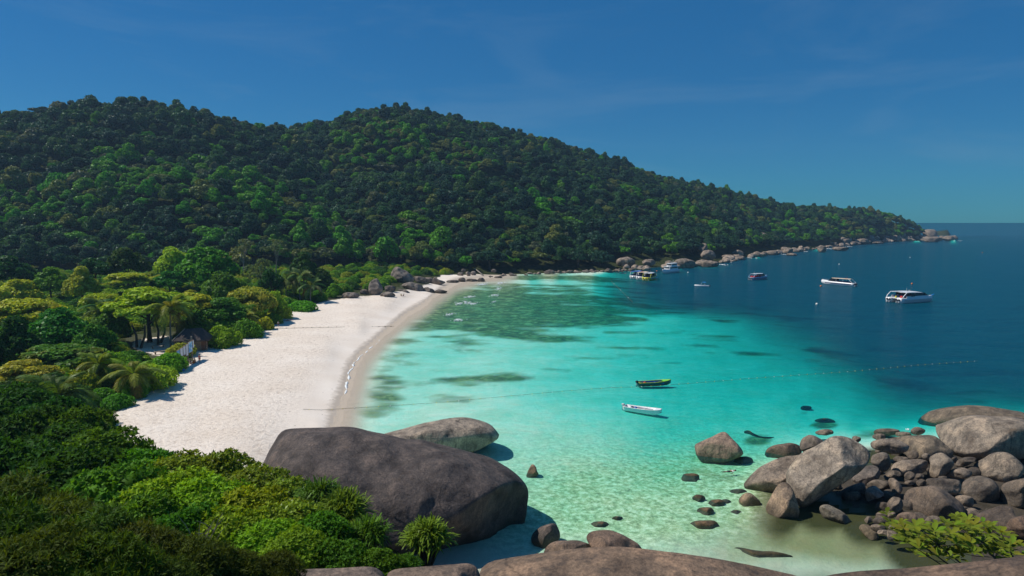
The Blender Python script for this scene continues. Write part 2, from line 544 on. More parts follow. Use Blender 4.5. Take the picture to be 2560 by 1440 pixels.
def ground_hit(px, py):
    d = ray(px, py); d = d / d.y
    Yv = np.geomspace(30, 1600, 900)
    X_ = d.x * Yv; Z_ = CH + d.z * Yv
    g = np.maximum(ground(X_, Yv), 0)
    k = int(np.argmax(Z_ < g)); 
    return Vector((X_[k], Yv[k], g[k]))


us = np.concatenate([np.linspace(-1400, -200, 50)[:-1], np.linspace(-200, 2700, 330), np.linspace(2700, 4300, 50)[1:]])
ys = np.geomspace(26, 1700, 300)
UU, YY = np.meshgrid(us, ys)
XX = (UU - 1280) / F * YY
SH = shore(XX.ravel(), YY.ravel()); HL = hill(XX.ravel(), YY.ravel())
ZZ = np.where(HL > 0, np.maximum(SH, HL + np.clip(SH, 0, 3)), SH)
VX = np.column_stack([XX.ravel(), YY.ravel(), ZZ])
nu, ny = len(us), len(ys)
idx = np.arange(nu * ny).reshape(ny, nu)
FQ = np.column_stack([idx[:-1, :-1].ravel(), idx[:-1, 1:].ravel(), idx[1:, 1:].ravel(), idx[1:, :-1].ravel()])
# sand plan: the beach, the little cove and the clearing under the trees
sand_poly = [tuple(ground_pt(px, py)[:2]) for px, py in [(190, 1110), (262, 1052), (330, 1000), (400, 950), (490, 900), (470, 880), (400, 893), (325, 868), (335, 850), (410, 838), (520, 848), (580, 858), (660, 815),
             (740, 776), (800, 755), (880, 742), (1000, 728), (1060, 712), (1100, 706), (1160, 690), (1250, 688), (1300, 700), (1000, 860), (930, 1100), (900, 1250), (600, 1220), (350, 1180)]]
is_sand = inpoly(VX[:, 0], VX[:, 1], sand_poly)
fz = ZZ[FQ].max(1)
face_sea = ZZ[FQ].min(1) < 0.03
face_sand = is_sand[FQ].sum(1) >= 2
uf = UU.ravel()[FQ].mean(1); yf = YY.ravel()[FQ].mean(1)
sf = is_sand.reshape(ny, nu).astype(float)
for _ in range(3):
    q = np.pad(sf, 1, 'edge'); sf = (q[:-2, 1:-1] + q[2:, 1:-1] + q[1:-1, :-2] + q[1:-1, 2:] + 2 * q[1:-1, 1:-1]) / 6
sf = np.where(ZZ < 0.9, 1.0, sf.ravel())
face_sand = sf[FQ].max(1) > 0.02
kind = np.where(HL[FQ].max(1) > 0, 2, np.where(face_sand | (ZZ[FQ].min(1) < 0.12), 1, 2))
kind = np.where((kind == 1) & face_sea, 0, kind)
vf = 556 + CH * F / yf
kind = np.where((kind != 0) & (uf > 1850) & (vf > 850), np.where(ZZ[FQ].min(1) > 0.16, 3, 1), kind)


def sub(name, sel, mat):
    f = FQ[sel]; used = np.unique(f); mp = np.full(nu * ny, -1); mp[used] = np.arange(len(used))
    m = mesh(name, VX[used], mp[f], mat, True)
    o = ob(name, m)
    return o, used


# reef and dark bottom cover, as patches with their own outline on the seabed
ZONES = [(1400, 694, 170, 8, 1.0), (1750, 830, 110, 12, .8), (1900, 870, 90, 14, .8), (1560, 830, 80, 10, .8), (1800, 790, 110, 12, .75), (1250, 775, 230, 55, 1.3), (1600, 765, 120, 26, .85), (1350, 830, 150, 24, .9), (1120, 800, 110, 60, 0.9), (1450, 770, 170, 50, 1.05), (1600, 712, 90, 14, 0.6), (1380, 712, 120, 20, 0.65), (1010, 870, 80, 45, .85), (965, 960, 55, 70, .75),
         (1150, 860, 120, 30, 0.75), (1050, 930, 70, 40, .5), (1230, 945, 190, 26, 0.8), (1380, 935, 110, 20, .7), (1160, 1000, 130, 22, .65), (940, 1030, 60, 40, .5), (1300, 1050, 130, 24, 0.65), (1400, 1100, 150, 30, 0.45),
         (1640, 868, 50, 9, .65), (1690, 898, 50, 10, .65), (1830, 865, 40, 7, .7), (1720, 800, 90, 14, .6), (1640, 770, 80, 14, .55), (1850, 770, 90, 14, .4),
         (2060, 1055, 34, 9, 1.1), (2010, 1020, 18, 5, .8), (1895, 1090, 38, 12, .95), (2180, 1078, 130, 16, .8), (2280, 1055, 60, 10, .7), (1750, 1155, 60, 22, .45), (1800, 1190, 70, 30, .5), (1640, 1120, 40, 12, .35),
         (2100, 870, 120, 30, .9), (2280, 930, 130, 34, .9), (2420, 960, 120, 34, .8), (2250, 840, 140, 24, .7), (2350, 1010, 80, 10, .7), (1950, 830, 80, 14, .5),
         (2120, 1385, 60, 10, .0), (1980, 1290, 70, 25, .3), (2130, 1350, 90, 25, .25)]


def reef_mask(x, y):
    u, v = par(x, y); d = 0.48 * np.clip((u - 1250) / 200, 0, 1) * np.clip((v - 690) / 40, 0, 1) * np.clip((960 - v) / 60, 0, 1)
    for zx, zy, sx, sy, a in ZONES:
        p = gp(zx, zy); zu, zv = par(p.x, p.y)
        d = np.maximum(d, a * np.exp(-0.5 * (((u - zu) / sx) ** 2 + ((v - zv) / sy) ** 2)))
    s = np.clip(y / 16, 4, 18)
    n = fbm(x * .5 + 0.1 * y, y, 17, 4) * 0.55 + fbm(x * .5, y, 4.5, 4) * 0.72
    return np.clip((d * 0.66 + n - 0.90) * 3.6, 0, 1)


# --- materials of the ground
def sandmat():
    m, nt, N, L, out = newmat('beach_sand')
    ge = N('ShaderNodeNewGeometry'); pos = ge.outputs['Position']
    at = N('ShaderNodeAttribute', attribute_name='wet'); tr = N('ShaderNodeAttribute', attribute_name='trodden')
    n1 = N('ShaderNodeTexNoise', Scale=0.12, Detail=5.0); L(pos, n1.inputs['Vector'])
    n2 = N('ShaderNodeTexNoise', Scale=1.5, Detail=6.0, Roughness=0.72); L(pos, n2.inputs['Vector'])
    n5 = N('ShaderNodeTexNoise', Scale=0.9, Detail=4.0, Roughness=0.6); L(pos, n5.inputs['Vector'])
    r1 = ramp(N, [(0.3, (0.79, 0.675, 0.56)), (0.7, (0.87, 0.77, 0.665))]); L(n1.outputs[0], r1.inputs[0])
    r2 = ramp(N, [(0.36, (0.66, 0.62, 0.59)), (0.50, (1, 1, 1))]); L(n2.outputs[0], r2.inputs[0])
    fm = math_(N, L, 'MULTIPLY', tr.outputs['Fac'], 0.75)
    c = mix(N, L, r1.outputs[0], r2.outputs[0], fm, 'MULTIPLY')
    # bits of drift on the sand
    vo = N('ShaderNodeTexVoronoi', Scale=0.55, Randomness=1.0); L(pos, vo.inputs['Vector'])
    rv = ramp(N, [(0.05, (1, 1, 1)), (0.08, (0, 0, 0))]); L(vo.outputs['Distance'], rv.inputs[0])
    c = mix(N, L, c, (0.16, 0.12, 0.08), math_(N, L, 'MULTIPLY', rv.outputs[0], 0.75))
    we = math_(N, L, 'MULTIPLY_ADD', n5.outputs[0], 0.5); L(at.outputs['Fac'], we.node.inputs[2])
    rw = ramp(N, [(0.56, (0, 0, 0)), (0.84, (1, 1, 1))]); L(we, rw.inputs[0])
    c = mix(N, L, c, (0.50, 0.42, 0.335), rw.outputs[0])
    so = N('ShaderNodeAttribute', attribute_name='soil')
    sk = math_(N, L, 'MULTIPLY_ADD', n5.outputs[0], 0.9); L(so.outputs['Fac'], sk.node.inputs[2])
    rk = ramp(N, [(0.80, (0, 0, 0)), (0.98, (1, 1, 1))]); L(sk, rk.inputs[0])
    c = mix(N, L, c, (0.055, 0.06, 0.025), rk.outputs[0])
    p = N('ShaderNodeBsdfPrincipled')
    L(c, p.inputs['Base Color'])
    rr = ramp(N, [(0, (0.95,) * 3), (1, (0.45,) * 3)]); L(rw.outputs[0], rr.inputs[0]); L(rr.outputs[0], p.inputs['Roughness'])
    p.inputs['Specular IOR Level'].default_value = 0.25
    hb = math_(N, L, 'MULTIPLY', n2.outputs[0], tr.outputs['Fac'])
    b = N('ShaderNodeBump', Strength=0.9, Distance=0.3); L(hb, b.inputs['Height'])
    L(b.outputs[0], p.inputs['Normal']); L(p.outputs[0], out.inputs[0])
    return m


def seabedmat():
    m, nt, N, L, out = newmat('seabed_sand')
    ge = N('ShaderNodeNewGeometry'); pos = ge.outputs['Position']
    at = N('ShaderNodeAttribute', attribute_name='reef'); ol = N('ShaderNodeAttribute', attribute_name='olive'); pb = N('ShaderNodeAttribute', attribute_name='rubble_caustics')
    n1 = N('ShaderNodeTexNoise', Scale=0.2, Detail=4.0); L(pos, n1.inputs['Vector'])
    n2 = N('ShaderNodeTexNoise', Scale=0.30, Detail=10.0, Roughness=0.76, Distortion=0.9); L(pos, n2.inputs['Vector'])
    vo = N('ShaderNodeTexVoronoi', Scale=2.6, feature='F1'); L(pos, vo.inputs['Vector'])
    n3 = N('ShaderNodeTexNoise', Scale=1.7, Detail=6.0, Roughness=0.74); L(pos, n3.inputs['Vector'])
    r1 = ramp(N, [(0.35, (0.68, 0.74, 0.58)), (0.65, (0.78, 0.82, 0.68))]); L(n1.outputs[0], r1.inputs[0])
    c = r1.outputs[0]
    # stony bottom mottle, with the bright caustic light network painted in
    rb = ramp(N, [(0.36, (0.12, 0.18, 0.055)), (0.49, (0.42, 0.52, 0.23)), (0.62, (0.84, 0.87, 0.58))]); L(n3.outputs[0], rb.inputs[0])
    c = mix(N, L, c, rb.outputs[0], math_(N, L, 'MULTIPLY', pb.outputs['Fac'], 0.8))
    c = mix(N, L, c, (0.23, 0.20, 0.065), math_(N, L, 'MULTIPLY', ol.outputs['Fac'], 0.85))
    rf = math_(N, L, 'MULTIPLY_ADD', n2.outputs[0], 1.3); L(at.outputs['Fac'], rf.node.inputs[2])
    rr = ramp(N, [(0.42, (0, 0, 0)), (0.74, (1, 1, 1))])
    s = math_(N, L, 'MULTIPLY_ADD', rf, 0.5); s.node.inputs[2].default_value = 0.0
    L(s, rr.inputs[0])
    rc = ramp(N, [(0.40, (0.022, 0.040, 0.018)), (0.50, (0.10, 0.15, 0.05)), (0.60, (0.34, 0.36, 0.15))]); L(n2.outputs[0], rc.inputs[0])
    fr = math_(N, L, 'MULTIPLY', rr.outputs[0], 0.88)
    c = mix(N, L, c, rc.outputs[0], fr)
    sw = N('ShaderNodeAttribute', attribute_name='shallow'); ro = N('ShaderNodeAttribute', attribute_name='rocky')
    c = mix(N, L, c, (0.50, 0.42, 0.335), sw.outputs['Fac'])
    c = mix(N, L, c, (0.055, 0.06, 0.025), ro.outputs['Fac'])
    p = N('ShaderNodeBsdfDiffuse'); L(c, p.inputs['Color'])
    b = N('ShaderNodeBump', Strength=0.7, Distance=0.2); L(n3.outputs[0], b.inputs['Height'])
    L(b.outputs[0], p.inputs['Normal']); L(p.outputs[0], out.inputs[0])
    return m


def soilmat():
    m, nt, N, L, out = newmat('forest_floor')
    ge = N('ShaderNodeNewGeometry'); pos = ge.outputs['Position']
    n1 = N('ShaderNodeTexNoise', Scale=0.5, Detail=8.0, Roughness=0.7); L(pos, n1.inputs['Vector'])
    r = ramp(N, [(0.35, (0.018, 0.026, 0.010)), (0.55, (0.045, 0.055, 0.02)), (0.7, (0.10, 0.085, 0.05))]); L(n1.outputs[0], r.inputs[0])
    p = N('ShaderNodeBsdfDiffuse'); L(r.outputs[0], p.inputs['Color'])
    b = N('ShaderNodeBump', Strength=0.8, Distance=0.5); L(n1.outputs[0], b.inputs['Height']); L(b.outputs[0], p.inputs['Normal'])
    L(p.outputs[0], out.inputs[0])
    return m


def attr(o, name, val):
    a = o.data.attributes.new(name, 'FLOAT', 'POINT')
    a.data.foreach_set('value', np.asarray(val, np.float32))


beach, used = sub('beach', kind == 1, sandmat())
tag(beach, 'white sand beach curving along the turquoise bay', kind='structure')
zb = ZZ[used]
ub, vb = par(VX[used, 0], VX[used, 1])
attr(beach, 'soil', np.where((ub > 1275) & (vb < 780), np.clip((ub - 1275) / 40, 0, 1) * 1.1, np.where((ub > 1840) & (vb > 840), 1.2 * np.clip((ub - 1860) / 110, 0, 1), 1 - sf[used])))
attr(beach, 'wet', np.clip(1.0 - (zb - 0.0) / 0.62, 0, 1) * 0.75)
ub, vb = par(VX[used, 0], VX[used, 1])
attr(beach, 'trodden', np.clip((zb - 0.75) / 0.7, 0, 1))
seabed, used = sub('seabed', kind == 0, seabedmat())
tag(seabed, 'pale sandy seabed with dark reef patches under clear water', kind='structure')
xs_, ys_ = VX[used, 0], VX[used, 1]
us_, vs_ = par(xs_, ys_); zs_ = np.where(ZZ[used] < 0, ZZ[used] * WS / wsf(vs_), ZZ[used])
attr(seabed, 'shallow', np.where(((us_ > 1840) & (vs_ > 840)) | ((us_ > 1290) & (vs_ < 780)), 0, np.clip(1 + (zs_ + .01) / .055, 0, 1)))
attr(seabed, 'rocky', np.where((us_ > 1840) & (vs_ > 840), np.clip((zs_ + .04) / .018, 0, 1) * np.clip((us_ - 1860) / 110, 0, 1), 0))
attr(seabed, 'reef', reef_mask(xs_, ys_))
uu, vv = par(xs_, ys_)
def blob(u0, v0, su, sv):
    p = gp(u0, v0); a, b = par(p.x, p.y)
    return np.exp(-0.5 * (((uu - a) / su) ** 2 + ((vv - b) / sv) ** 2))
attr(seabed, 'olive', np.clip(blob(2020, 1330, 130, 45) * 1.1 + blob(1830, 1400, 90, 40) * .5 + blob(2180, 1380, 120, 50) * .8, 0, 1))
attr(seabed, 'rubble_caustics', np.clip(blob(1560, 1250, 300, 110) * 1.25 + blob(1800, 1200, 110, 70), 0, 1))
hillside, used = sub('hillside', kind == 2, soilmat())
tag(hillside, 'forested hill slopes and flat behind the beach', kind='structure')

rocky_shore, used = sub('rocky_shore', kind == 3, M_ROCK)
rocky_shore.color = (0.07, 0.06, 0.05, 1)  # dark colour stands in for the black shade between the boulders
tag(rocky_shore, 'stony ground between the boulders of the point, gap shade in its colour', kind='structure')

# ------------------------------------------------------------------ sea
us2 = np.concatenate([np.linspace(-1400, 600, 30)[:-1], np.linspace(600, 2700, 240), np.linspace(2700, 4300, 40)[1:]])
ys2 = np.concatenate([np.geomspace(26, 1700, 220), np.geomspace(1700, 40000, 30)[1:]])
U2, Y2 = np.meshgrid(us2, ys2)
X2 = (U2 - 1280) / F * Y2
G2 = ground(X2.ravel(), np.minimum(Y2.ravel(), 1690))
G2 = np.where(Y2.ravel() > 1400, -5.7, G2)
id2 = np.arange(U2.size).reshape(U2.shape)
FS = np.column_stack([id2[:-1, :-1].ravel(), id2[:-1, 1:].ravel(), id2[1:, 1:].ravel(), id2[1:, :-1].ravel()])
FS = FS[G2[FS].min(1) < 0.6]
usd = np.unique(FS); mp2 = np.full(U2.size, -1); mp2[usd] = np.arange(len(usd))


def seamat():
    m, nt, N, L, out = newmat('sea_water')
    ge = N('ShaderNodeNewGeometry'); pos = ge.outputs['Position']
    at = N('ShaderNodeAttribute', attribute_name='depth')
    mp = N('ShaderNodeMapping'); mp.inputs['Scale'].default_value = (0.75, 1.0, 1.0); mp.inputs['Rotation'].default_value = (0, 0, 0.35); L(pos, mp.inputs['Vector'])
    n1 = N('ShaderNodeTexNoise', Scale=0.9, Detail=5.0, Roughness=0.65, Distortion=0.4); L(mp.outputs[0], n1.inputs['Vector'])
    n2 = N('ShaderNodeTexNoise', Scale=0.11, Detail=4.0, Roughness=0.6); L(mp.outputs[0], n2.inputs['Vector'])
    # noise at ripple scale varies the tint, drawing wavelets into the water colour
    k1 = math_(N, L, 'MULTIPLY_ADD', n1.outputs[0], 1.7); k1.node.inputs[2].default_value = -0.35
    k = math_(N, L, 'MULTIPLY_ADD', n2.outputs[0], 1.0); L(k1, k.node.inputs[2])
    d = math_(N, L, 'MULTIPLY', at.outputs['Fac'], k)
    ch = []
    for kk in (3.2, 0.258, 0.250):
        e = math_(N, L, 'MULTIPLY', d, -kk)
        ch.append(math_(N, L, 'EXPONENT', e))
    cc = N('ShaderNodeCombineColor')
    for i, c in enumerate(ch): L(c, cc.inputs[i])
    T = N('ShaderNodeBsdfTransparent'); L(cc.outputs[0], T.inputs['Color'])
    D = N('ShaderNodeBsdfDiffuse'); D.inputs['Color'].default_value = (0.0, 0.068, 0.118, 1)
    w = math_(N, L, 'SUBTRACT', 1.0, math_(N, L, 'EXPONENT', math_(N, L, 'MULTIPLY', at.outputs['Fac'], -0.35)))
    w = math_(N, L, 'MULTIPLY', w, 0.97)
    body = N('ShaderNodeMixShader'); L(w, body.inputs[0]); L(T.outputs[0], body.inputs[1]); L(D.outputs[0], body.inputs[2])
    b1 = N('ShaderNodeBump', Strength=0.35, Distance=0.5); L(n1.outputs[0], b1.inputs['Height'])
    b2 = N('ShaderNodeBump', Strength=0.25, Distance=3.0); L(n2.outputs[0], b2.inputs['Height']); L(b1.outputs[0], b2.inputs['Normal'])
    G = N('ShaderNodeBsdfGlossy', Roughness=0.10); L(b2.outputs[0], G.inputs['Normal'])
    L(b2.outputs[0], D.inputs['Normal'])
    lw = N('ShaderNodeFresnel', IOR=1.33); L(b2.outputs[0], lw.inputs['Normal'])
    fr = math_(N, L, 'MULTIPLY', math_(N, L, 'MINIMUM', lw.outputs[0], 0.45), 0.45)
    ms = N('ShaderNodeMixShader'); L(fr, ms.inputs[0]); L(body.outputs[0], ms.inputs[1]); L(G.outputs[0], ms.inputs[2])
    L(ms.outputs[0], out.inputs[0])
    return m


sea = ob('sea', mesh('sea', np.column_stack([X2.ravel()[usd], Y2.ravel()[usd], np.zeros(len(usd))]), mp2[FS], seamat(), True))
tag(sea, 'clear turquoise bay deepening to dark blue open sea', kind='structure')
attr(sea, 'depth', np.clip(-G2[usd] * WS / wsf(par(X2.ravel()[usd], Y2.ravel()[usd])[1]), 0, 48))

# ------------------------------------------------------------------ rocks
def Z5(*p): return [(600 + x / 3.2, 1000 + y / 3.2) for x, y in p]
def Z6(*p): return [(1280 + x / 3.6, 1040 + y / 3.6) for x, y in p]
def Z7(*p): return [(1800 + x / 3.13, 980 + y / 3.13) for x, y in p]
def Z8(*p): return [(850 + x / 3.94, 580 + y / 3.94) for x, y in p]
def BB(x0, y0, x1, y1, seed=0, flat=0.35):
    r = random.Random(int(seed * 131 + x0 * 7 + y0))
    pts = []
    n = 9
    for k in range(n):
        a = 2 * math.pi * (k + 0.35 * r.uniform(-1, 1)) / n
        q = 1 / max(abs(math.cos(a)) ** 2.6 + abs(math.sin(a)) ** 2.6, 1e-3) ** (1 / 2.6)
        q *= r.uniform(0.86, 1.04)
        pts.append(((x0 + x1) / 2 + math.cos(a) * q * (x1 - x0) / 2, (y0 + y1) / 2 - math.sin(a) * q * (y1 - y0) / 2))
    return pts


def resample(pts, n, smooth=2):
    p = np.array(pts, float)
    if ((p[:, 0] * np.roll(p[:, 1], -1) - np.roll(p[:, 0], -1) * p[:, 1]).sum()) > 0: p = p[::-1]
    for _ in range(smooth):
        q = np.roll(p, -1, 0); p = np.stack([p * 0.78 + q * 0.22, p * 0.22 + q * 0.78], 1).reshape(-1, 2)
    d = np.sqrt(((np.roll(p, -1, 0) - p) ** 2).sum(1)); s = np.concatenate([[0], np.cumsum(d)])
    pp = np.vstack([p, p[:1]])
    t = np.linspace(0, s[-1], n, endpoint=False)
    return np.column_stack([np.interp(t, s, pp[:, 0]), np.interp(t, s, pp[:, 1])])


def outline_rock(name, label, pts, Y=None, D=None, apex=(0.0, -0.12), pw=2.5, rough=0.06, facets=9, seed=1, n=44, m=9, col=(0.20, 0.175, 0.15), group=None, base=0.0, cuts=(), kindname='boulder', lift=0.0, freq=1.0, foot=None, top=None):
    """a boulder whose body swells from its outline towards and away from the shore it stands on"""
    pts = np.array(pts, float)
    rnd = random.Random(seed * 77 + int(pts[0, 0]))
    if Y is None:
        k = pts[:, 1].argmax(); Y = gp(pts[k, 0], pts[k, 1] - 3, base).y
    pr = resample(pts, n)
    cx, cy = (pts[:, 0].min() + pts[:, 0].max()) / 2, (pts[:, 1].min() + pts[:, 1].max()) / 2
    C = P(cx, cy, Y); d = (C - CAM); dist = d.length; d.normalize()
    if foot is not None:
        rb = ray(*pr[pr[:, 1].argmax()]); dist = (foot - CH) / (rb.z / rb.dot(d)); C = CAM + d * dist
    if top is not None:
        rb = ray(*pr[pr[:, 1].argmin()]); dist = (top - CH) / (rb.z / rb.dot(d)); C = CAM + d * dist
    rt = d.cross(Vector((0, 0, 1))).normalized(); up = rt.cross(d)
    loc = []
    for px, py in pr:
        r = ray(px, py); t = dist / r.dot(d); q = CAM + r * t - C
        loc.append((q.dot(rt), q.dot(up)))
    loc = np.array(loc)
    W = np.ptp(loc[:, 0]); H = np.ptp(loc[:, 1])
    if D is None: D = 0.42 * (W + H) / 2 * 1.05
    qs = np.sin(np.linspace(-1, 1, 2 * m + 1) * math.pi / 2 * 0.985)
    V = []
    ax, ay = apex
    for q in qs:
        s = max(0.0, 1 - abs(q) ** pw) ** (1 / pw)
        a = np.array([ax * W, ay * H]) * abs(q) if q > 0 else np.array([0, -0.05 * H]) * abs(q)
        for x, y in loc:
            V.append((x * s + a[0], y * s + a[1], q * D))
    V.append((ax * W, ay * H, D)); V.append((0, -0.05 * H, -D))
    V = np.array(V)
    # fracture planes
    S = np.array([W / 2, H / 2, D])
    pl = list(cuts)
    for _ in range(facets):
        nv = np.array([rnd.uniform(-1, 1), rnd.uniform(-0.9, 0.9), rnd.uniform(0.35, 1.2)]); nv /= np.linalg.norm(nv)
        pl.append((tuple(nv), rnd.uniform(0.64, 0.88), 0.95))
    for nv, off, hard in pl:
        nv = np.array(nv, float); nv /= np.linalg.norm(nv)
        proj = V @ nv; mx = proj.max(); lim = mx * off
        over = np.maximum(proj - lim, 0)
        over = np.where(np.abs(V[:, 2]) < D * 0.12, over * 0.15, over)
        V = V - np.outer(over * hard, nv)
    # weather the edges
    G = V[:-2].reshape(len(qs), n, 3)
    for _ in range(max(1, n // 32)):
        A = G.copy()
        A[1:-1] = G[1:-1] * .5 + (np.roll(G, 1, 1) + np.roll(G, -1, 1))[1:-1] * .125 + (G[:-2] + G[2:]) * .125
        A[m] = G[m]; G = A
    V[:-2] = G.reshape(-1, 3)
    sz = (W + H) / 2
    o3 = Vector((rnd.uniform(0, 90), rnd.uniform(0, 90), rnd.uniform(0, 90)))
    for i in range(len(V)):
        v = Vector(V[i]); q = v / sz * 2.2 * freq + o3
        h = noise.fractal(q, 0.9, 2.1, 5) if n > 60 else noise.fractal(q, 1.0, 2.0, 3)
        L = v.length
        k = rough * sz * h
        if abs(v.z) < D * 0.2: k *= 0.4
        V[i] = v + v.normalized() * k if L > 1e-6 else v
    Fc = []
    for j in range(len(qs) - 1):
        for i in range(n):
            a = j * n + i; b = j * n + (i + 1) % n
            Fc.append((a, b, b + n, a + n))
    t = (len(qs) - 1) * n; e = len(V)
    for i in range(n):
        Fc.append((t + i, t + (i + 1) % n, e - 2)); Fc.append(((i + 1) % n, i, e - 1))
    M = np.array([rt, up, -d]).T
    me = mesh(name, V @ M.T, Fc, M_ROCK, True)
    bm = bmesh.new(); bm.from_mesh(me); bmesh.ops.recalc_face_normals(bm, faces=bm.faces); bm.to_mesh(me); bm.free()
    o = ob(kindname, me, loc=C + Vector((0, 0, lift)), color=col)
    cat = {'stone': 'stone'}.get(kindname, 'boulder')
    return tag(o, label, cat, group)


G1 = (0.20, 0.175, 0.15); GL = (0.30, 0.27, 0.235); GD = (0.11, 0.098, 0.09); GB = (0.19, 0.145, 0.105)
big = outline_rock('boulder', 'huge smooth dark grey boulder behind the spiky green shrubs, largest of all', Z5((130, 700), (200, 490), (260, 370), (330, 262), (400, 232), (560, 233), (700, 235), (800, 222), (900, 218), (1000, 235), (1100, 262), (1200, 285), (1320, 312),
    (1440, 310), (1560, 340), (1700, 365), (1850, 410), (2000, 455), (2100, 510), (2200, 580), (2280, 660), (2306, 740), (2302, 850), (2296, 1000), (2262, 1110), (2180, 1180), (2080, 1240), (1900, 1290), (1700, 1310),
    (1300, 1310), (900, 1260), (500, 1100), (250, 900)), Y=61.5, D=8.5, apex=(0.06, -0.2), pw=2.15, rough=0.035, facets=0, seed=3, n=150, m=30, col=(0.100, 0.088, 0.088),
    cuts=[((0.75, -0.62, 0.62), 0.70, 0.95), ((0.25, -0.95, 0.45), 0.74, 0.9), ((0.1, 0.75, 0.6), 0.90, 0.5)], freq=1.3)
outline_rock('boulder', 'pale topped grey boulder in the shallows just behind the huge dark one', Z5((1050, 320), (1150, 268), (1300, 230), (1500, 175), (1700, 140), (1800, 137), (1900, 155), (2000, 190), (2050, 240), (2082, 285), (2060, 308), (1960, 358), (1880, 405), (1700, 420), (1400, 400)),
    Y=83, foot=-0.25, D=5.0, apex=(0.05, -0.2), pw=2.2, rough=0.03, facets=2, seed=4, n=72, m=14, col=GL, cuts=[((0.1, -0.4, 0.9), 0.7, 0.9), ((0.0, 0.9, 0.45), 0.8, 0.7)])

R = outline_rock
R('', 'pale heart shaped boulder leaning upright in the middle of the rock pile', Z7((640, 470), (560, 560), (522, 620), (530, 690), (580, 780), (620, 870), (655, 902), (700, 885), (800, 810), (900, 740), (1000, 690), (1100, 620), (1170, 550), (1188, 490), (1160, 440), (1080, 390), (1000, 350), (920, 335), (860, 350), (800, 390), (720, 440)),
  Y=66, D=2.9, apex=(-0.1, -0.12), pw=2.3, rough=0.035, facets=1, seed=5, n=90, m=16, col=(0.33, 0.295, 0.255), cuts=[((-0.25, 0.5, 0.9), 0.72, 0.9), ((0.7, -0.6, 0.5), 0.74, 0.9)])
R('', 'flat topped boulder tilted against the left side of the heart shaped one', Z7((170, 735), (230, 660), (300, 590), (360, 560), (450, 520), (540, 497), (590, 497), (650, 480), (600, 600), (560, 690), (540, 740), (480, 780), (420, 802), (330, 780), (230, 752)), Y=68.5, foot=-0.6, D=2.4, apex=(0, -.25), rough=.03, seed=6, n=60, col=(0.26, .225, .19), cuts=[((-.1, .75, .65), .62, .95), ((-.2, -.7, .7), .7, .9)], facets=0)
R('', 'upright brown boulder at the sand edge in front of the heart shaped one', Z7((352, 910), (400, 800), (450, 720), (500, 698), (545, 720), (580, 790), (620, 900), (622, 990), (580, 1010), (450, 985), (370, 950)), Y=62.5, foot=-0.25, D=1.9, seed=7, n=56, col=(.27, .215, .165), rough=.04, cuts=[((-.5, .3, .8), .7, .9)])
R('', 'lone brown boulder with a dark wet base standing in clear water', Z6((1640, 260), (1700, 230), (1800, 180), (1880, 145), (1920, 142), (1960, 180), (2020, 240), (2080, 310), (2082, 355), (1950, 400), (1830, 420), (1730, 415), (1670, 370), (1650, 310)), Y=77, foot=-0.95, D=2.2, apex=(0, -.1), seed=8, n=60, col=(.28, .22, .18), cuts=[((0, .7, .7), .66, .9), ((0.1, -.35, .95), .78, .9)], facets=1)
R('', 'low dark wet rock between the lone boulder and the pile', Z7((345, 490), (370, 440), (430, 410), (540, 398), (620, 405), (650, 440), (640, 490), (540, 510), (430, 520), (370, 512)), Y=79, foot=-0.7, D=1.6, seed=9, col=(.16, .125, .1))
R('', 'dark rough boulder peeping out behind the heart shaped one', Z7((615, 430), (640, 360), (690, 335), (740, 338), (800, 370), (850, 420), (760, 470), (650, 480)), Y=75, D=1.8, seed=10, col=(.17, .15, .135))
R('', 'thin slab lying flat on the back of the rock pile', Z7((1170, 410), (1190, 380), (1290, 360), (1400, 370), (1490, 425), (1470, 455), (1400, 478), (1320, 482), (1250, 455), (1190, 442)), Y=77, D=1.7, seed=11, col=(.23, .2, .17), apex=(0, -.3))
R('', 'broad flat brown shelf of rock below the huge right-hand boulder', Z7((1290, 375), (1400, 345), (1550, 335), (1690, 340), (1740, 390), (1840, 480), (1780, 530), (1600, 520), (1450, 490), (1380, 420)), Y=79, D=2.4, seed=12, col=(.19, .165, .13), apex=(0, -.3), facets=3)
R('', 'huge striped grey boulder at the right edge of the pile', Z7((1680, 255), (1720, 250), (1800, 225), (1900, 190), (2000, 178), (2120, 185), (2300, 190), (2420, 225), (2560, 300), (2600, 420), (2500, 500), (2300, 520), (2180, 515), (2050, 515), (1950, 507), (1850, 482), (1780, 430), (1720, 370), (1715, 340), (1690, 310)),
  Y=80, D=5.2, seed=13, n=100, m=18, col=(.27, .24, .205), rough=.03, apex=(0, -.15), cuts=[((-.3, .5, .8), .74, .8), ((.6, -.2, .75), .7, .8)], facets=1)
R('', 'long dark topped boulder behind the huge striped one', Z7((1545, 215), (1600, 180), (1640, 150), (1750, 125), (1900, 108), (2050, 105), (2200, 125), (2400, 165), (2600, 240), (2620, 330), (2300, 330), (2000, 300), (1750, 300), (1650, 295), (1560, 268)), Y=91, foot=-0.25, D=4.0, seed=14, n=72, col=(.17, .145, .115), apex=(0, -.2), facets=2)
R('', 'rounded grey boulder right of the slabs with a flat lit face', Z7((1970, 570), (2030, 530), (2120, 480), (2200, 466), (2280, 480), (2350, 540), (2400, 600), (2379, 640), (2280, 690), (2200, 717), (2100, 665), (2000, 625)), Y=72, D=2.2, seed=15, n=56, col=(.24, .21, .175))
R('', 'large dark cracked boulder low in the right part of the pile', Z7((1430, 790), (1500, 745), (1600, 735), (1650, 725), (1750, 760), (1810, 800), (1900, 870), (1930, 960), (1880, 1040), (1700, 1060), (1600, 1000), (1500, 960), (1430, 940)), Y=63, D=2.6, seed=16, n=64, col=(.15, .125, .105), rough=.04, cuts=[((-.4, .1, .9), .72, .9)])
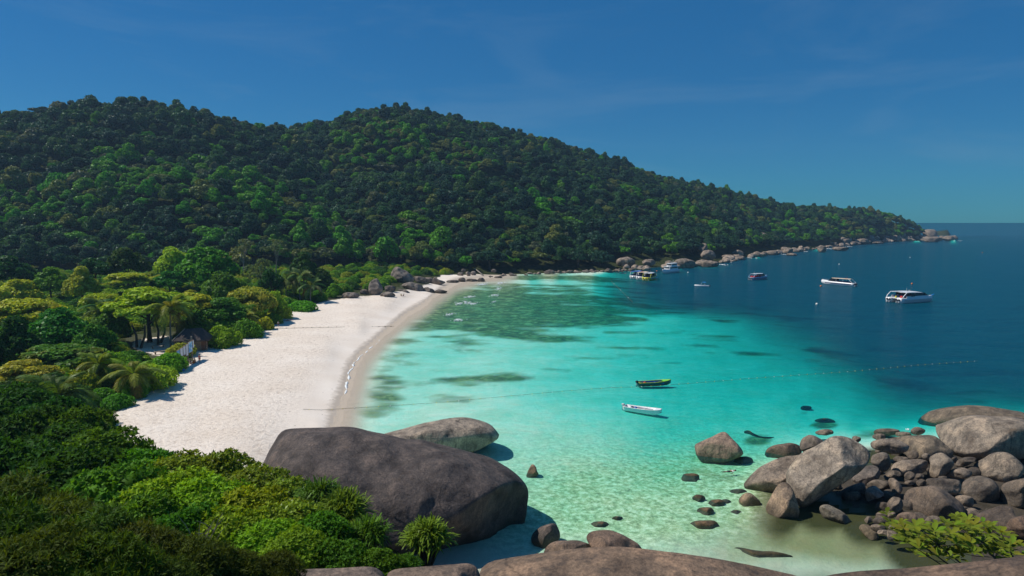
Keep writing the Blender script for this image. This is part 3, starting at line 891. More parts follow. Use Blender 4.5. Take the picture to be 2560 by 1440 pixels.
R('', 'dark flat block wedged above the large cracked boulder', Z7((1600, 690), (1640, 670), (1850, 680), (1890, 700), (1900, 770), (1830, 820), (1750, 790), (1650, 740)), Y=66, D=1.6, seed=17, col=(.16, .14, .12))
R('', 'long smooth stone with a lit rounded top below the flat shelf', Z7((1325, 625), (1350, 560), (1430, 530), (1550, 525), (1620, 530), (1640, 575), (1600, 640), (1450, 660)), Y=72, D=1.5, seed=18, col=(.26, .225, .19))
R('', 'split boulder with a notch beside the long smooth stone', Z7((1610, 660), (1650, 560), (1630, 520), (1690, 475), (1750, 475), (1840, 545), (1810, 600), (1770, 645), (1700, 672)), Y=71, D=1.6, seed=19, col=(.25, .22, .185), facets=7)
R('', 'small dark pointed rock below the huge striped boulder', Z7((1830, 578), (1860, 530), (1920, 508), (1990, 508), (2020, 522), (1950, 570), (1880, 592)), Y=73.5, D=1.1, seed=20, col=(.15, .13, .11))
R('', 'lens shaped stone under the small pointed rock', Z7((1755, 658), (1810, 600), (1900, 588), (1980, 620), (1960, 668), (1870, 682)), Y=70, D=1.2, seed=21, col=(.22, .19, .16))
R('', 'dark square block under the rounded boulder near the right edge', Z7((1890, 705), (1960, 660), (2050, 655), (2110, 670), (2180, 720), (2200, 860), (1950, 870), (1890, 780)), Y=66.5, D=2.0, seed=22, col=(.13, .115, .1))
R('', 'blocky boulder directly right of the heart shaped one', Z7((1185, 495), (1260, 468), (1320, 480), (1342, 575), (1290, 640), (1220, 590), (1180, 540)), Y=71.5, D=1.4, seed=23, col=(.2, .175, .15))
R('', 'pale sunlit wedge of rock among the small stones of the pile', Z7((1135, 755), (1210, 727), (1260, 770), (1290, 805), (1250, 825), (1180, 845), (1145, 870)), Y=65, D=1.0, seed=24, col=(.30, .27, .25))
R('', 'oblong stone tilted beside the pale wedge', Z7((1308, 680), (1350, 666), (1400, 700), (1440, 760), (1400, 803), (1340, 775)), Y=66.5, D=.9, seed=25, col=(.24, .2, .165))
R('', 'grey boulder half under water inside the shaded hollow', Z7((765, 900), (830, 873), (900, 900), (980, 950), (1032, 1012), (1000, 1042), (880, 1025), (805, 985)), Y=61.5, foot=-0.25, D=1.2, seed=26, col=(.25, .235, .2))
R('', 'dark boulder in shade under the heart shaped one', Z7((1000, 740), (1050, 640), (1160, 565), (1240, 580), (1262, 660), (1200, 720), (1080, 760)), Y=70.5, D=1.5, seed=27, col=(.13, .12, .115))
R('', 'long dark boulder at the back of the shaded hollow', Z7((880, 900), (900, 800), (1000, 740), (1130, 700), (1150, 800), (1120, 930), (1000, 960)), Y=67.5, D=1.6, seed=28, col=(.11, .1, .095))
R('', 'round brown boulder standing in the shallows left of the pile', Z7((140, 840), (200, 783), (250, 793), (322, 860), (318, 900), (240, 918), (165, 905)), Y=66, foot=-0.6, D=1.4, seed=29, col=(.24, .195, .14))
R('', 'brown boulder at the sand edge just above the leafy shrub', Z7((1362, 1010), (1390, 960), (1440, 938), (1520, 940), (1585, 985), (1590, 1045), (1480, 1060), (1380, 1045)), Y=59.5, D=1.2, seed=30, col=(.23, .175, .135))
R('', 'smooth brown stone at the foot of the pile beside the olive water', Z7((1080, 1065), (1110, 1030), (1170, 1040), (1230, 1090), (1252, 1155), (1190, 1165), (1130, 1120)), Y=57, foot=-0.25, D=1.0, seed=31, col=(.2, .165, .12))
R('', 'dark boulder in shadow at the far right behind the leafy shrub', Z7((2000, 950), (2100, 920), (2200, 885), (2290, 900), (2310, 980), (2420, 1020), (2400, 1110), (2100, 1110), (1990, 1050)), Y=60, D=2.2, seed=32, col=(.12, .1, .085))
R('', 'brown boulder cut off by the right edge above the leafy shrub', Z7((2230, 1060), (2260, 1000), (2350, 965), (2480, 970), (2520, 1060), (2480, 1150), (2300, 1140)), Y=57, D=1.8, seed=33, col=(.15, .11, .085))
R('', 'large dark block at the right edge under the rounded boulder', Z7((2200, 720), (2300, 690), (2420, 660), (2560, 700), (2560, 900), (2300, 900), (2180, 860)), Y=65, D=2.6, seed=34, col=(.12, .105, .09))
PILE = [('small grey stone on top of the long smooth stone', 1345, 500, 1480, 550, 74), ('rounded stone under the thin flat slab', 1455, 455, 1560, 528, 74.5), ('small dark stone left of the long smooth stone', 1288, 610, 1430, 675, 69.5),
        ('egg shaped stone in front of the long smooth stone', 1435, 615, 1530, 692, 68.8), ('flat brown stone above the water in the middle of the pile', 1200, 855, 1340, 935, 63.5), ('square brown stone between the wedge and the cracked boulder', 1298, 810, 1437, 955, 62.8),
        ('low brown stone under the square brown one', 1212, 928, 1315, 990, 61.8), ('little reddish brown stone left of the low cracked boulder', 1298, 933, 1382, 990, 61.4), ('angular little stone at the left foot of the pile', 1126, 968, 1202, 1033, 60.8),
        ('rounded brown stone next to the angular little one', 1193, 978, 1318, 1045, 60.2), ('long dark stone above the pale wedge', 1140, 684, 1335, 770, 68), ('small flat stone under the egg shaped one', 1440, 690, 1530, 735, 67.3),
        ('small stone in the gap right of the egg shaped one', 1525, 632, 1600, 690, 69.5), ('little dark stone beside the tilted oblong one', 1530, 680, 1620, 740, 67.2), ('dark low stone at the foot of the square brown one', 1170, 1030, 1300, 1090, 58.6),
        ('thin stone at the sand edge by the first leaves of the shrub', 1220, 1075, 1330, 1120, 57.6), ('dark rock behind the first leaves of the shrub', 1300, 1010, 1400, 1180, 56.4), ('small stone under the brown boulder by the shrub', 1590, 985, 1680, 1060, 60.4),
        ('small rock against the back of the broad flat shelf', 1030, 340, 1105, 400, 82), ('brown wet rock beside the white wash behind the pile', 1480, 270, 1610, 340, 86), ('dark wet ledge in the water behind the pile', 1180, 280, 1420, 345, 88),
        ('pale green ledge just under water behind the pile', 740, 290, 900, 340, 87), ('brown ledge behind the flat shelf in the water', 1180, 325, 1310, 375, 84), ('dark boulder behind the brown ledge near the white wash', 1360, 310, 1500, 350, 86.5),
        ('small stone below the flat shelf of rock', 1570, 478, 1650, 530, 73.6), ('little stone under the split boulder', 1700, 655, 1780, 690, 68.9), ('dark stone under the large cracked boulder', 1600, 960, 1740, 1075, 60.6),
        ('dark stone behind the cracked boulder on its right', 1820, 800, 2000, 920, 64.2), ('low dark stone right of the cracked boulder', 1900, 900, 2030, 1010, 61.8), ('dark stone wedged behind the pale wedge', 1260, 770, 1330, 840, 65.8)]
rr_ = random.Random(4)
for i, (lb, x0, y0, x1, y1, Y) in enumerate(PILE):
    c = rr_.uniform(.13, .23)
    R('', lb, Z7(*BB(x0, y0, x1, y1, i)), Y=Y, seed=40 + i, n=32, m=7, col=(c, c * .86, c * .72), rough=.05, kindname='stone' if (x1 - x0) < 130 else 'boulder')

# rocks at the foot of the viewpoint and out in the shallows
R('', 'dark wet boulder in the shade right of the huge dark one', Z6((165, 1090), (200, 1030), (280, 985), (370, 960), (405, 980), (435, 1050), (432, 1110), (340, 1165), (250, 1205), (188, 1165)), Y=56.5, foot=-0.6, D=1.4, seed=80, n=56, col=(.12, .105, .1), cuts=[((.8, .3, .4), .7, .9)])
R('', 'low brown boulder between the dark wet one and the smooth brown one', Z6((270, 1240), (320, 1160), (400, 1122), (500, 1115), (600, 1120), (725, 1160), (760, 1220), (600, 1290), (350, 1300)), Y=53.5, D=1.8, seed=81, n=50, col=(.18, .14, .115))
R('', 'smooth brown boulder above the ledge at the bottom of the view', Z6((663, 1090), (700, 1040), (800, 1025), (900, 1025), (980, 1060), (1080, 1110), (1150, 1150), (1200, 1215), (1100, 1290), (900, 1270), (740, 1220), (685, 1135)), Y=53.5, D=2.2, seed=82, n=60, col=(.2, .15, .12), rough=.03, cuts=[((0, .8, .6), .74, .9)])
SHAL = [('dark rounded rock under water behind the smooth brown boulder', 685, 945, 890, 1050), ('little dark rock alone under the shallow water', 895, 898, 1005, 945), ('flat brown rock awash in the middle of the shallows', 1515, 508, 1695, 605),
        ('large oval brown rock alone in the shallows', 1578, 930, 1905, 1090), ('small round rock nearest the lone oval one, upper left of a trio', 1612, 703, 1750, 778), ('rough brown rock awash beside the small round one', 1755, 742, 1928, 855),
        ('flat dark rock between the trio and the oval rock', 1648, 812, 1832, 920), ('pale brown rock under water by the rough brown one', 1870, 745, 1985, 835), ('small brown rock under water at the foot of the pile', 1952, 840, 2080, 912),
        ('brown rock under water beside the lone boulder', 1985, 362, 2190, 450), ('dim brown rock under water left of the round brown boulder', 1935, 650, 2130, 760)]
for i, (lb, x0, y0, x1, y1) in enumerate(SHAL):
    cx = (x0 + x1) / 2; px, py = 1280 + cx / 3.6, 1040 + ((y0 + y1) / 2) / 3.6
    g = gp(px, py, -0.3)
    R('', lb, Z6(*BB(x0, y0, x1, y1, i + 7)), Y=g.y, D=(x1 - x0) / 3.6 * g.y / F * .42, seed=90 + i, n=36, m=8, col=(.17, .12, .075), rough=.05, kindname='boulder', top=(-.05 if 'under' in lb else .16))
R('', 'small pointed brown rock alone in pale water beside the huge dark boulder', Z6((120, 555), (150, 480), (180, 428), (215, 450), (228, 500), (245, 528), (190, 566)), Y=76.5, foot=-0.6, D=.8, seed=101, n=32, col=(.28, .2, .14))
R('', 'long dark rock lying under water near the bottom edge', Z6((1980, 1180), (2050, 1180), (2200, 1215), (2350, 1215), (2450, 1235), (2560, 1270), (2480, 1330), (2300, 1335), (2150, 1300), (2060, 1260)), Y=gp(1900, 1392, -.3).y, top=-.06, D=1.0, seed=102, n=44, col=(.10, .085, .045), lift=0.0)
R('', 'dark branching rock just under the turquoise water beyond the lone boulder', Z6((2060, 140), (2130, 122), (2160, 150), (2200, 180), (2290, 185), (2385, 190), (2330, 215), (2280, 240), (2200, 230), (2140, 200)), Y=gp(1895, 1092, -.3).y, top=.04, D=1.2, seed=103, n=40, col=(.13, .10, .06), lift=0.0, rough=.09)
R('', 'dark weedy rock under water in front of the long dark topped boulder', BB(2028, 1044, 2092, 1068, 3), Y=gp(2060, 1056, -1).y, top=-.06, D=1.5, seed=104, n=36, col=(.05, .055, .035), lift=0.0, rough=.08)
R('', 'small dark rock under water beyond the weedy one', BB(2000, 1014, 2032, 1026, 5), Y=gp(2015, 1020, -1).y, top=-.08, D=1.2, seed=105, n=30, col=(.05, .06, .04), lift=0.0, rough=.08)

# ledge of rounded slabs under the photographer
R('', 'low speckled slab in the left half of the bottom edge', [(430, 1500), (520, 1442), (620, 1430), (700, 1425), (850, 1420), (940, 1415), (968, 1440), (975, 1520), (900, 1640), (500, 1640)], Y=17.5, D=1.5, seed=110, n=80, m=14, col=(.18, .15, .135), rough=.02, facets=1, pw=3, apex=(0, -.3))
R('', 'speckled block between two cracks in the bottom ledge', [(962, 1450), (975, 1424), (1040, 1418), (1120, 1411), (1190, 1406), (1206, 1440), (1230, 1620), (960, 1640)], Y=16.8, D=1.3, seed=111, n=80, m=14, col=(.19, .15, .125), rough=.025, facets=1, pw=3, apex=(0, -.3))
R('', 'broad rust stained dome of rock in the middle of the bottom edge', [(1190, 1460), (1210, 1405), (1300, 1390), (1400, 1375), (1500, 1367), (1580, 1369), (1700, 1383), (1800, 1398), (1900, 1418), (2020, 1445), (2120, 1520), (2000, 1700), (1250, 1700)], Y=17, D=2.6, seed=112, n=110, m=20, col=(.185, .14, .108), rough=.02, facets=1, pw=2.6, apex=(0, -.35))
R('', 'dark ledge of rock in the bottom right corner', [(1990, 1475), (2050, 1441), (2130, 1428), (2260, 1420), (2400, 1408), (2560, 1390), (2760, 1380), (2820, 1560), (2700, 1720), (2050, 1720)], Y=15, D=2.0, seed=113, n=90, m=14, col=(.12, .092, .075), rough=.025, facets=1, pw=2.6, apex=(0, -.3))

# outcrop of slabs where the beach ends
OUT = [('tall upright pale rock standing at the far end of the beach', Z8((278, 570), (290, 500), (330, 465), (360, 443), (385, 470), (405, 510), (430, 580), (400, 615), (340, 630), (300, 605)), .26),
       ('rounded pale boulder on the sand beside the upright rock', Z8((388, 620), (430, 588), (500, 590), (545, 610), (558, 637), (480, 645), (405, 643)), .27),
       ('low grey boulder at the back of the beach left of the upright rock', Z8((3, 645), (30, 600), (120, 590), (190, 605), (202, 640), (100, 660)), .24),
       ('narrow sloping slab touching the sand under the outcrop', Z8((555, 560), (640, 565), (705, 600), (690, 608), (595, 604)), .22), ('large sloping slab in the middle of the outcrop', Z8((590, 520), (680, 488), (780, 508), (835, 545), (810, 590), (690, 585)), .24),
       ('blocky slab low in the outcrop near the water', Z8((800, 560), (850, 538), (932, 568), (932, 608), (815, 606)), .2), ('pointed slab reaching into the water at the end of the outcrop', Z8((928, 580), (980, 558), (1075, 587), (1000, 606), (933, 610)), .16),
       ('big upper slab rising into the trees above the outcrop', Z8((500, 470), (500, 390), (560, 330), (670, 395), (745, 465), (690, 520), (570, 510)), .25), ('long thin slab along the top of the outcrop', Z8((700, 440), (800, 436), (880, 470), (870, 500), (770, 505)), .2),
       ('grey slab above the little cove', Z8((830, 440), (920, 448), (968, 500), (900, 514), (845, 495)), .19), ('tilted boulder standing at the edge of the cove', Z8((898, 490), (930, 438), (965, 465), (1045, 490), (1020, 514), (910, 516)), .2),
       ('long flat rock behind the cove sand', Z8((1040, 482), (1100, 468), (1170, 476), (1178, 498), (1060, 505)), .17), ('dark rock behind the cove next to the long flat one', Z8((1160, 455), (1230, 443), (1245, 490), (1175, 500)), .17),
       ('long brown rock at the mouth of the cove', Z8((1240, 462), (1300, 458), (1365, 472), (1335, 494), (1238, 494)), .18), ('rounded boulder at the water mark of the cove', Z8((1345, 482), (1370, 450), (1412, 447), (1433, 482), (1400, 496), (1360, 494)), .2),
       ('pale boulder above the cove', Z8(*BB(1235, 388, 1292, 437)), .26), ('second pale boulder above the cove', Z8(*BB(1285, 383, 1345, 432)), .27), ('grey boulder left of the pale pair above the cove', Z8(*BB(1150, 395, 1225, 435)), .2),
       ('upright boulder behind the cove at the trees', Z8(*BB(1190, 360, 1240, 402)), .2), ('round boulder on the shore past the cove', Z8(*BB(1487, 363, 1542, 400)), .26), ('flat brown rock on the sand past the cove', Z8(*BB(1515, 433, 1600, 460)), .22),
       ('small dark rock on the sand past the cove', Z8(*BB(1460, 430, 1510, 448)), .17), ('low grey rock between the outcrop and the upright rock', Z8(*BB(430, 520, 560, 600)), .17), ('shaded grey rock at the foot of the trees by the upright rock', Z8(*BB(190, 560, 290, 625)), .17)]
for i, (lb, pts, c) in enumerate(OUT):
    k = max(range(len(pts)), key=lambda j: pts[j][1])
    z0 = 0.6 if i > 6 else 0.9
    R('', lb, pts, Y=ground_hit(pts[k][0], pts[k][1] - 3).y, foot=ground_hit(pts[k][0], pts[k][1] - 3).z - .3, seed=130 + i, n=40, m=9, col=(c, c * .9, c * .83), rough=.10, facets=9, apex=(0, -.15))

# boulders along the headland shore
HEAD = [('big rounded boulder beside the white motor yacht', 1680, 646, 1742, 673), ('long pale boulder right of the big one by the yacht', 1738, 650, 1802, 669), ('dark peaked boulder on the shore behind the rafted boats', 1538, 641, 1590, 667), ('brown wedge shaped boulder behind the rafted boats', 1604, 646, 1640, 668),
        ('low tan rock at the waterline behind the rafted boats', 1590, 663, 1616, 673), ('tan rock half hidden behind the motor yacht', 1661, 650, 1684, 672), ('grey boulder stacked above the long pale one', 1752, 622, 1792, 652), ('pale slab leaning on the slope above the long pale boulder', 1742, 606, 1770, 640),
        ('round boulder along the shore right of the stacked one', 1828, 624, 1862, 643), ('long low rock at the waterline below the round one', 1800, 636, 1840, 650), ('square boulder on the shore halfway to the point', 1958, 618, 1984, 636), ('pale round stone at the waterline halfway to the point', 1966, 632, 1994, 641),
        ('pale rock high on the slope of the headland', 1884, 580, 1922, 602), ('cone shaped boulder at the root of the point', 2042, 612, 2068, 633), ('broad flat ledge near the root of the point', 2078, 616, 2124, 628), ('pale flat ledge at the waterline of the point', 2180, 604, 2212, 611),
        ('grey peak of rock near the tip of the headland', 2305, 572, 2345, 600), ('low brown ledge under the grey peak of the headland', 2300, 592, 2362, 606), ('last brown rock at the very tip of the headland', 2352, 589, 2390, 603), ('pale boulder on the slope left of the grey peak', 2140, 596, 2172, 608),
        ('grey slab above the shore near the headland root', 2100, 596, 2130, 612), ('pale slab among the trees near the end of the headland', 2095, 592, 2116, 604)]
for i, (lb, x0, y0, x1, y1) in enumerate(HEAD):
    c = rr_.uniform(.22, .3)
    hz = {6: 4, 7: 8, 12: 18, 16: 1.5, 19: 3, 20: 5, 21: 8}.get(i, 0)
    R('', lb, BB(x0, y0, x1, y1, i + 3), Y=ground_hit((x0 + x1) / 2, y1 - 2).y, foot=ground_hit((x0 + x1) / 2, y1 - 2).z - .4, seed=170 + i, n=30, m=7, col=(c, c * .88, c * .76), rough=.07, facets=6)


def boulder_protos():
    out = []
    for s in range(6):
        bm = bmesh.new(); bmesh.ops.create_icosphere(bm, subdivisions=3, radius=1.0)
        r = random.Random(s + 900)
        V = np.array([v.co for v in bm.verts])
        for _ in range(11):
            nv = np.array([r.gauss(0, 1) for _ in range(3)]); nv /= np.linalg.norm(nv); lim = r.uniform(.62, .85)
            V = V - np.outer(np.maximum(V @ nv - lim, 0) * .92, nv)
        for v, c in zip(bm.verts, V):
            c = Vector(c); h = noise.fractal(c * 1.7 + Vector((s * 9, 2, 5)), 1, 2, 3)
            v.co = c * (1 + .10 * h)
        me = bpy.data.meshes.new('boulder'); bm.to_mesh(me); bm.free()
        me.polygons.foreach_set('use_smooth', np.ones(len(me.polygons), bool)); me.materials.append(M_ROCK); out.append(me)
    return out


BP = boulder_protos()
wl = np.array(WATERLINE[11:], float)
cum = np.concatenate([[0], np.cumsum(np.hypot(*np.diff(wl, axis=0).T))])
SHORE_ZONES = [(1500, 'boulder of the dark strip along the foot of the hill, left of the rafted boats', 'rocks left of the rafted boats'), (1700, 'boulder of the shore strip between the rafted boats and the yacht', 'shore rocks behind the rafted boats'),
               (1900, 'tumbled boulder of the shore between the yacht and the headland bend', 'shore rocks right of the yacht'), (2100, 'boulder of the pale rocky strip along the middle of the headland', 'shore rocks of the middle headland'), (9999, 'small boulder of the rocky strip near the tip of the headland', 'shore rocks near the headland tip')]
rq = random.Random(12)
SPEC = []
for k in range(285):
    t = rq.random() ** .55; s = t * cum[-1]
    px = np.interp(s, cum, wl[:, 0]); py = np.interp(s, cum, wl[:, 1])
    g = gp(px, py); far = px > 1560
    sz = (abs(rq.gauss(0, 1)) * 6 + 12) if far else (abs(rq.gauss(0, 1)) * 5 + 5)
    if px > 2000: sz *= .8
    back = rq.random() ** 1.3 * (30 if far else 7) * min(g.y / 600, 1.4)
    loc = Vector((g.x * (1 + back / g.y), g.y + back, 0)); r = min(sz * g.y / F / 2, 6.5)
    zg = gz(loc.x, loc.y)
    if zg > 11: continue
    z = max(zg, 0) + r * .25
    for zx, lb, gr in SHORE_ZONES:
        if px < zx: break
    c = rq.uniform(.24, .42) if far else rq.uniform(.16, .28)
    SPEC.append((r / g.y, k % 6, (loc.x, loc.y, z), (rq.uniform(-.4, .4), rq.uniform(-.4, .4), rq.uniform(0, 6.28)), (r * rq.uniform(.9, 1.6), r * rq.uniform(.7, 1.1), r * rq.uniform(.55, .95)), c, lb, gr))
for k in range(46):
    px = rq.uniform(1250, 1590); py = np.interp(px, [1240, 1380, 1500, 1600], [692, 684, 681, 676]); g = gp(px, py)
    back = rq.uniform(-1, 7); r = rq.uniform(5, 15) * g.y / F / 2; x, y = g.x * (1 + back / g.y), g.y + back; c = rq.uniform(.12, .24)
    SPEC.append((r / g.y, k % 6, (x, y, max(gz(x, y), 0) + r * .2), (rq.uniform(-.4, .4), rq.uniform(-.4, .4), rq.uniform(0, 6.28)), (r * 1.4, r, r * .75), c, SHORE_ZONES[0][1], SHORE_ZONES[0][2]))
SPEC.sort(key=lambda s: -s[0])
for _, k, lc, ro, sc, c, lb, gr in SPEC[:150]:
    o = ob('boulder', BP[k], loc=lc, rot=ro, scale=sc, color=(c, c * .87, c * .75)); tag(o, lb, 'boulder', gr)
SV = []; SF = []; nb = 0
for _, k, lc, ro, sc, c, lb, gr in SPEC[150:]:
    M = np.array(Matrix.LocRotScale(Vector(lc), Euler(ro), Vector(sc))); me = BP[k]
    v = np.zeros(len(me.vertices) * 3, np.float32); me.vertices.foreach_get('co', v); v = v.reshape(-1, 3) @ M[:3, :3].T + M[:3, 3]
    f = np.zeros(len(me.loops), np.int32); me.loops.foreach_get('vertex_index', f)
    SV.append(v); SF.append(f.reshape(-1, 3) + nb); nb += len(v)
tag(ob('shore_stones', mesh('shore_stones', np.vstack(SV), np.vstack(SF), M_ROCK, True), color=(.26, .228, .2)), 'small stones scattered between the boulders along the headland shore', kind='stuff')
# filler stones added in the near rock pile, coloured dark for gap shade
for k in range(50):
    px = rq.uniform(1930, 2560); py = rq.uniform(1110, 1330)
    if px < 2080 and py > 1280: continue
    g = gp(px, py); r = rq.uniform(.35, .95)
    c = rq.uniform(.09, .16)
    o = ob('stone', BP[k % 6], loc=(g.x, g.y, max(gz(g.x, g.y), -.2) + r * .2), rot=(rq.uniform(-.5, .5), rq.uniform(-.5, .5), rq.uniform(0, 6.28)), scale=(r * 1.3, r, r * .8), color=(c, c * .87, c * .74))
    tag(o, 'added stone, coloured dark for gap shade, between the boulders of the near rock pile', 'stone', 'added shade stones in the gaps of the near rock pile')

# ------------------------------------------------------------------ vegetation
def norm(a): return a / np.maximum(np.linalg.norm(a, axis=1, keepdims=True), 1e-9)


def quads(Pn, Nn, size, rng, asp=0.75):
    n = len(Pn)
    t = rng.normal(size=(n, 3)); t = norm(t - Nn * (t * Nn).sum(1, keepdims=True)); b = np.cross(Nn, t)
    s = np.asarray(size).reshape(-1, 1)
    j = rng.uniform(.7, 1.3, (n, 4, 1))
    V = np.stack([Pn - t * s * j[:, 0] - b * s * asp * .3, Pn - b * s * asp * j[:, 1], Pn + t * s * j[:, 2] + b * s * asp * .3, Pn + b * s * asp * j[:, 3]], 1)
    V[:, 1] += Nn * s * .25; V[:, 3] += Nn * s * .18
    return V.reshape(-1, 3), np.arange(4 * n).reshape(n, 4)


def lobes_crown(seed, n_lobes, n_leaf, leaf, flat=0.75, spread=0.62, lobe=(0.3, 0.46), layered=False, core=True, open_=0.0):
    rng = np.random.RandomState(seed)
    C = []; Rr = []
    for k in range(n_lobes):
        a = 2.4 * k + rng.uniform(-.4, .4); r = spread * math.sqrt((k + .3) / n_lobes)
        if layered:
            z = .62 * (1 - (r / spread) ** 2 * .7) * rng.uniform(.25, 1.1) + rng.uniform(-.05, .05); r *= 1.1
        else:
            z = flat * (1 - (r / spread) ** 2 * .75) * rng.uniform(.55, 1.05) - .1
        C.append((r * math.cos(a), r * math.sin(a), z)); Rr.append(rng.uniform(*lobe))
    C = np.array(C); Rr = np.array(Rr)
    sq = np.array([1, 1, .46 if layered else .8])
    per = rng.choice(n_lobes, n_leaf * 2, p=Rr ** 2 / (Rr ** 2).sum())
    d = norm(rng.normal(size=(n_leaf * 2, 3))); d[:, 2] = np.where(d[:, 2] < -.6, -d[:, 2], d[:, 2])
    rad = rng.uniform(.76, 1.14, (len(d), 1))
    p = C[per] + d * Rr[per, None] * sq * rad
    ok = np.ones(len(p), bool)
    for c, r in zip(C, Rr):
        q = (p - c) / (r * sq); ok &= (q ** 2).sum(1) > .62
    p = p[ok][:n_leaf]; d = d[ok][:n_leaf]
    if open_:
        k = noise_keep(p, seed, open_); p = p[k]; d = d[k]
    nn = norm(d * 1.0 + np.array([0, 0, .35]) + rng.normal(size=d.shape) * .75)
    V, Fq = quads(p, nn, rng.uniform(.6, 1.25, len(p)) * leaf, rng)
    if core:
        bm = bmesh.new()
        for c, r in zip(C, Rr):
            M = Matrix.Translation(Vector(c) - Vector((0, 0, .04))) @ Matrix.Diagonal((r * .7, r * .7, r * .7 * sq[2], 1))
            bmesh.ops.create_icosphere(bm, subdivisions=1, radius=1, matrix=M)
        cv = np.array([v.co for v in bm.verts]); cf = [[v.index for v in f.verts] for f in bm.faces]
        bm.free()
        cf = np.array([f + [f[0]] for f in cf])[:, :3] + len(V)
        return V, Fq, cv, cf
    return V, Fq, None, None


def noise_keep(p, seed, amt):
    return np.array([noise.noise(Vector(q) * 4.5 + Vector((seed, 0, 0))) > -0.6 + amt for q in p])


def crown_mesh(name, seed, mat, **kw):
    V, Fq, cv, cf = lobes_crown(seed, **kw)
    if cv is None: return mesh(name, V, Fq, mat)
    m = bpy.data.meshes.new(name)
    allV = np.vstack([V, cv]).astype(np.float32)
    m.vertices.add(len(allV)); m.vertices.foreach_set('co', allV.ravel())
    nl = Fq.size + cf.size
    m.loops.add(nl); m.loops.foreach_set('vertex_index', np.concatenate([Fq.ravel(), cf.ravel()]).astype(np.int32))
    m.polygons.add(len(Fq) + len(cf))
    tot = np.concatenate([np.full(len(Fq), 4), np.full(len(cf), 3)]).astype(np.int32)
    m.polygons.foreach_set('loop_start', np.concatenate([[0], np.cumsum(tot)[:-1]]).astype(np.int32)); m.polygons.foreach_set('loop_total', tot)
    m.update(calc_edges=True); m.validate(); m.materials.append(mat)
    return m


def trunk_mesh(seed, h=1.0, r=0.035, limbs=5, mat=None, lean=0.08):
    """unit tree trunk, forking into limbs that reach up into the crown"""
    g = random.Random(seed); b = MB()
    lx, ly = g.uniform(-lean, lean), g.uniform(-lean, lean)
    b.tube([(0, 0, -.06), (lx * .3, ly * .3, h * .35), (lx, ly, h * .75), (lx * 1.2, ly * 1.2, h * 1.12)], [r * 1.5, r, r * .8, r * .3], 7)
    for k in range(limbs):
        a = 6.283 * k / limbs + g.uniform(-.4, .4); z0 = h * g.uniform(.42, .8); q = g.uniform(.22, .42)
        s = (lx * z0 / h, ly * z0 / h)
        b.tube([(s[0], s[1], z0), (s[0] + q * .5 * math.cos(a), s[1] + q * .5 * math.sin(a), z0 + .2 * h), (s[0] + q * math.cos(a), s[1] + q * math.sin(a), z0 + .42 * h)], [r * .6, r * .42, r * .15], 5)
    return mesh('trunk', b.V, b.F, mat or M_BARK, True)


FARK = [dict(n_lobes=9, flat=.8, lobe=(.3, .46)), dict(n_lobes=16, flat=.5, lobe=(.16, .34), spread=.7), dict(n_lobes=7, flat=1.25, lobe=(.28, .5), spread=.45), dict(n_lobes=18, lobe=(.14, .3), layered=True, spread=.72), dict(n_lobes=12, flat=.9, lobe=(.2, .42), spread=.66),
        dict(n_lobes=20, flat=.65, lobe=(.12, .28), spread=.78, core=False, open_=.3), dict(n_lobes=5, flat=1.0, lobe=(.36, .6), spread=.5), dict(n_lobes=13, flat=.45, lobe=(.2, .36), spread=.75)]
NF = len(FARK)
FAR = [crown_mesh('crown', 10 + s, M_LEAF_FAR, n_leaf=1500, leaf=.085, **kw) for s, kw in enumerate(FARK)]
MID = [crown_mesh('crown', 30 + s, M_LEAF, n_lobes=20 + s, n_leaf=3900, leaf=.055, flat=.75, lobe=(.16, .34)) for s in range(3)]
UMB = [crown_mesh('crown', 50 + s, M_LEAF_TIP, n_lobes=30 + s, n_leaf=5200, leaf=.05, layered=True, lobe=(.13, .28), spread=.6) for s in range(3)]
THIN = [crown_mesh('crown', 70 + s, M_LEAF, n_lobes=12, n_leaf=2000, leaf=.05, layered=True, lobe=(.2, .32), spread=.68, core=False, open_=.45) for s in range(2)]
SHR = [crown_mesh('foliage', 80 + s, M_LEAF, n_lobes=11 + s, n_leaf=3000, leaf=.055, flat=.5, lobe=(.3, .44), spread=.66) for s in range(3)]
TRK = [trunk_mesh(s) for s in range(4)]
TRKP = [trunk_mesh(20 + s, limbs=7, r=.03, mat=M_PALEBARK, lean=.15) for s in range(2)]
STEMS = [trunk_mesh(40 + s, limbs=8, r=.03, h=.8, lean=.2) for s in range(2)]


def tree(label, crown, trunk, x, y, R, cz, color, name='tree', cat='tree', group=None, sz=None, rz=None, partname='crown', base=None, seed=0):
    """x, y: foot; R: crown radius; cz: height of the crown's underside above the ground"""
    g = random.Random(seed + int(x * 31 + y * 17))
    z = gz(x, y) if base is None else base
    t = empty(name, (x, y, z - .1), g.uniform(0, 6.28) if rz is None else rz)
    tag(t, label, cat, group)
    ob(partname, crown, t, loc=(0, 0, cz), scale=(R, R, sz or R * g.uniform(.85, 1.05)), color=color)
    if trunk: ob('trunk' if partname == 'crown' else 'stems', trunk, t, scale=(R, R, (cz + (sz or R) * .3) / 1.1))
    return t


DG = (0.040, 0.11, 0.022); MG = (0.08, 0.21, 0.025); BG = (0.10, 0.26, 0.018); YG = (0.36, 0.46, 0.035); OG = (0.34, 0.38, 0.05); PG = (0.16, 0.20, 0.09); LG = (0.16, 0.34, 0.02)
COLS = {'dg': DG, 'mg': MG, 'bg': BG, 'yg': YG, 'og': OG, 'pg': PG, 'lg': LG}
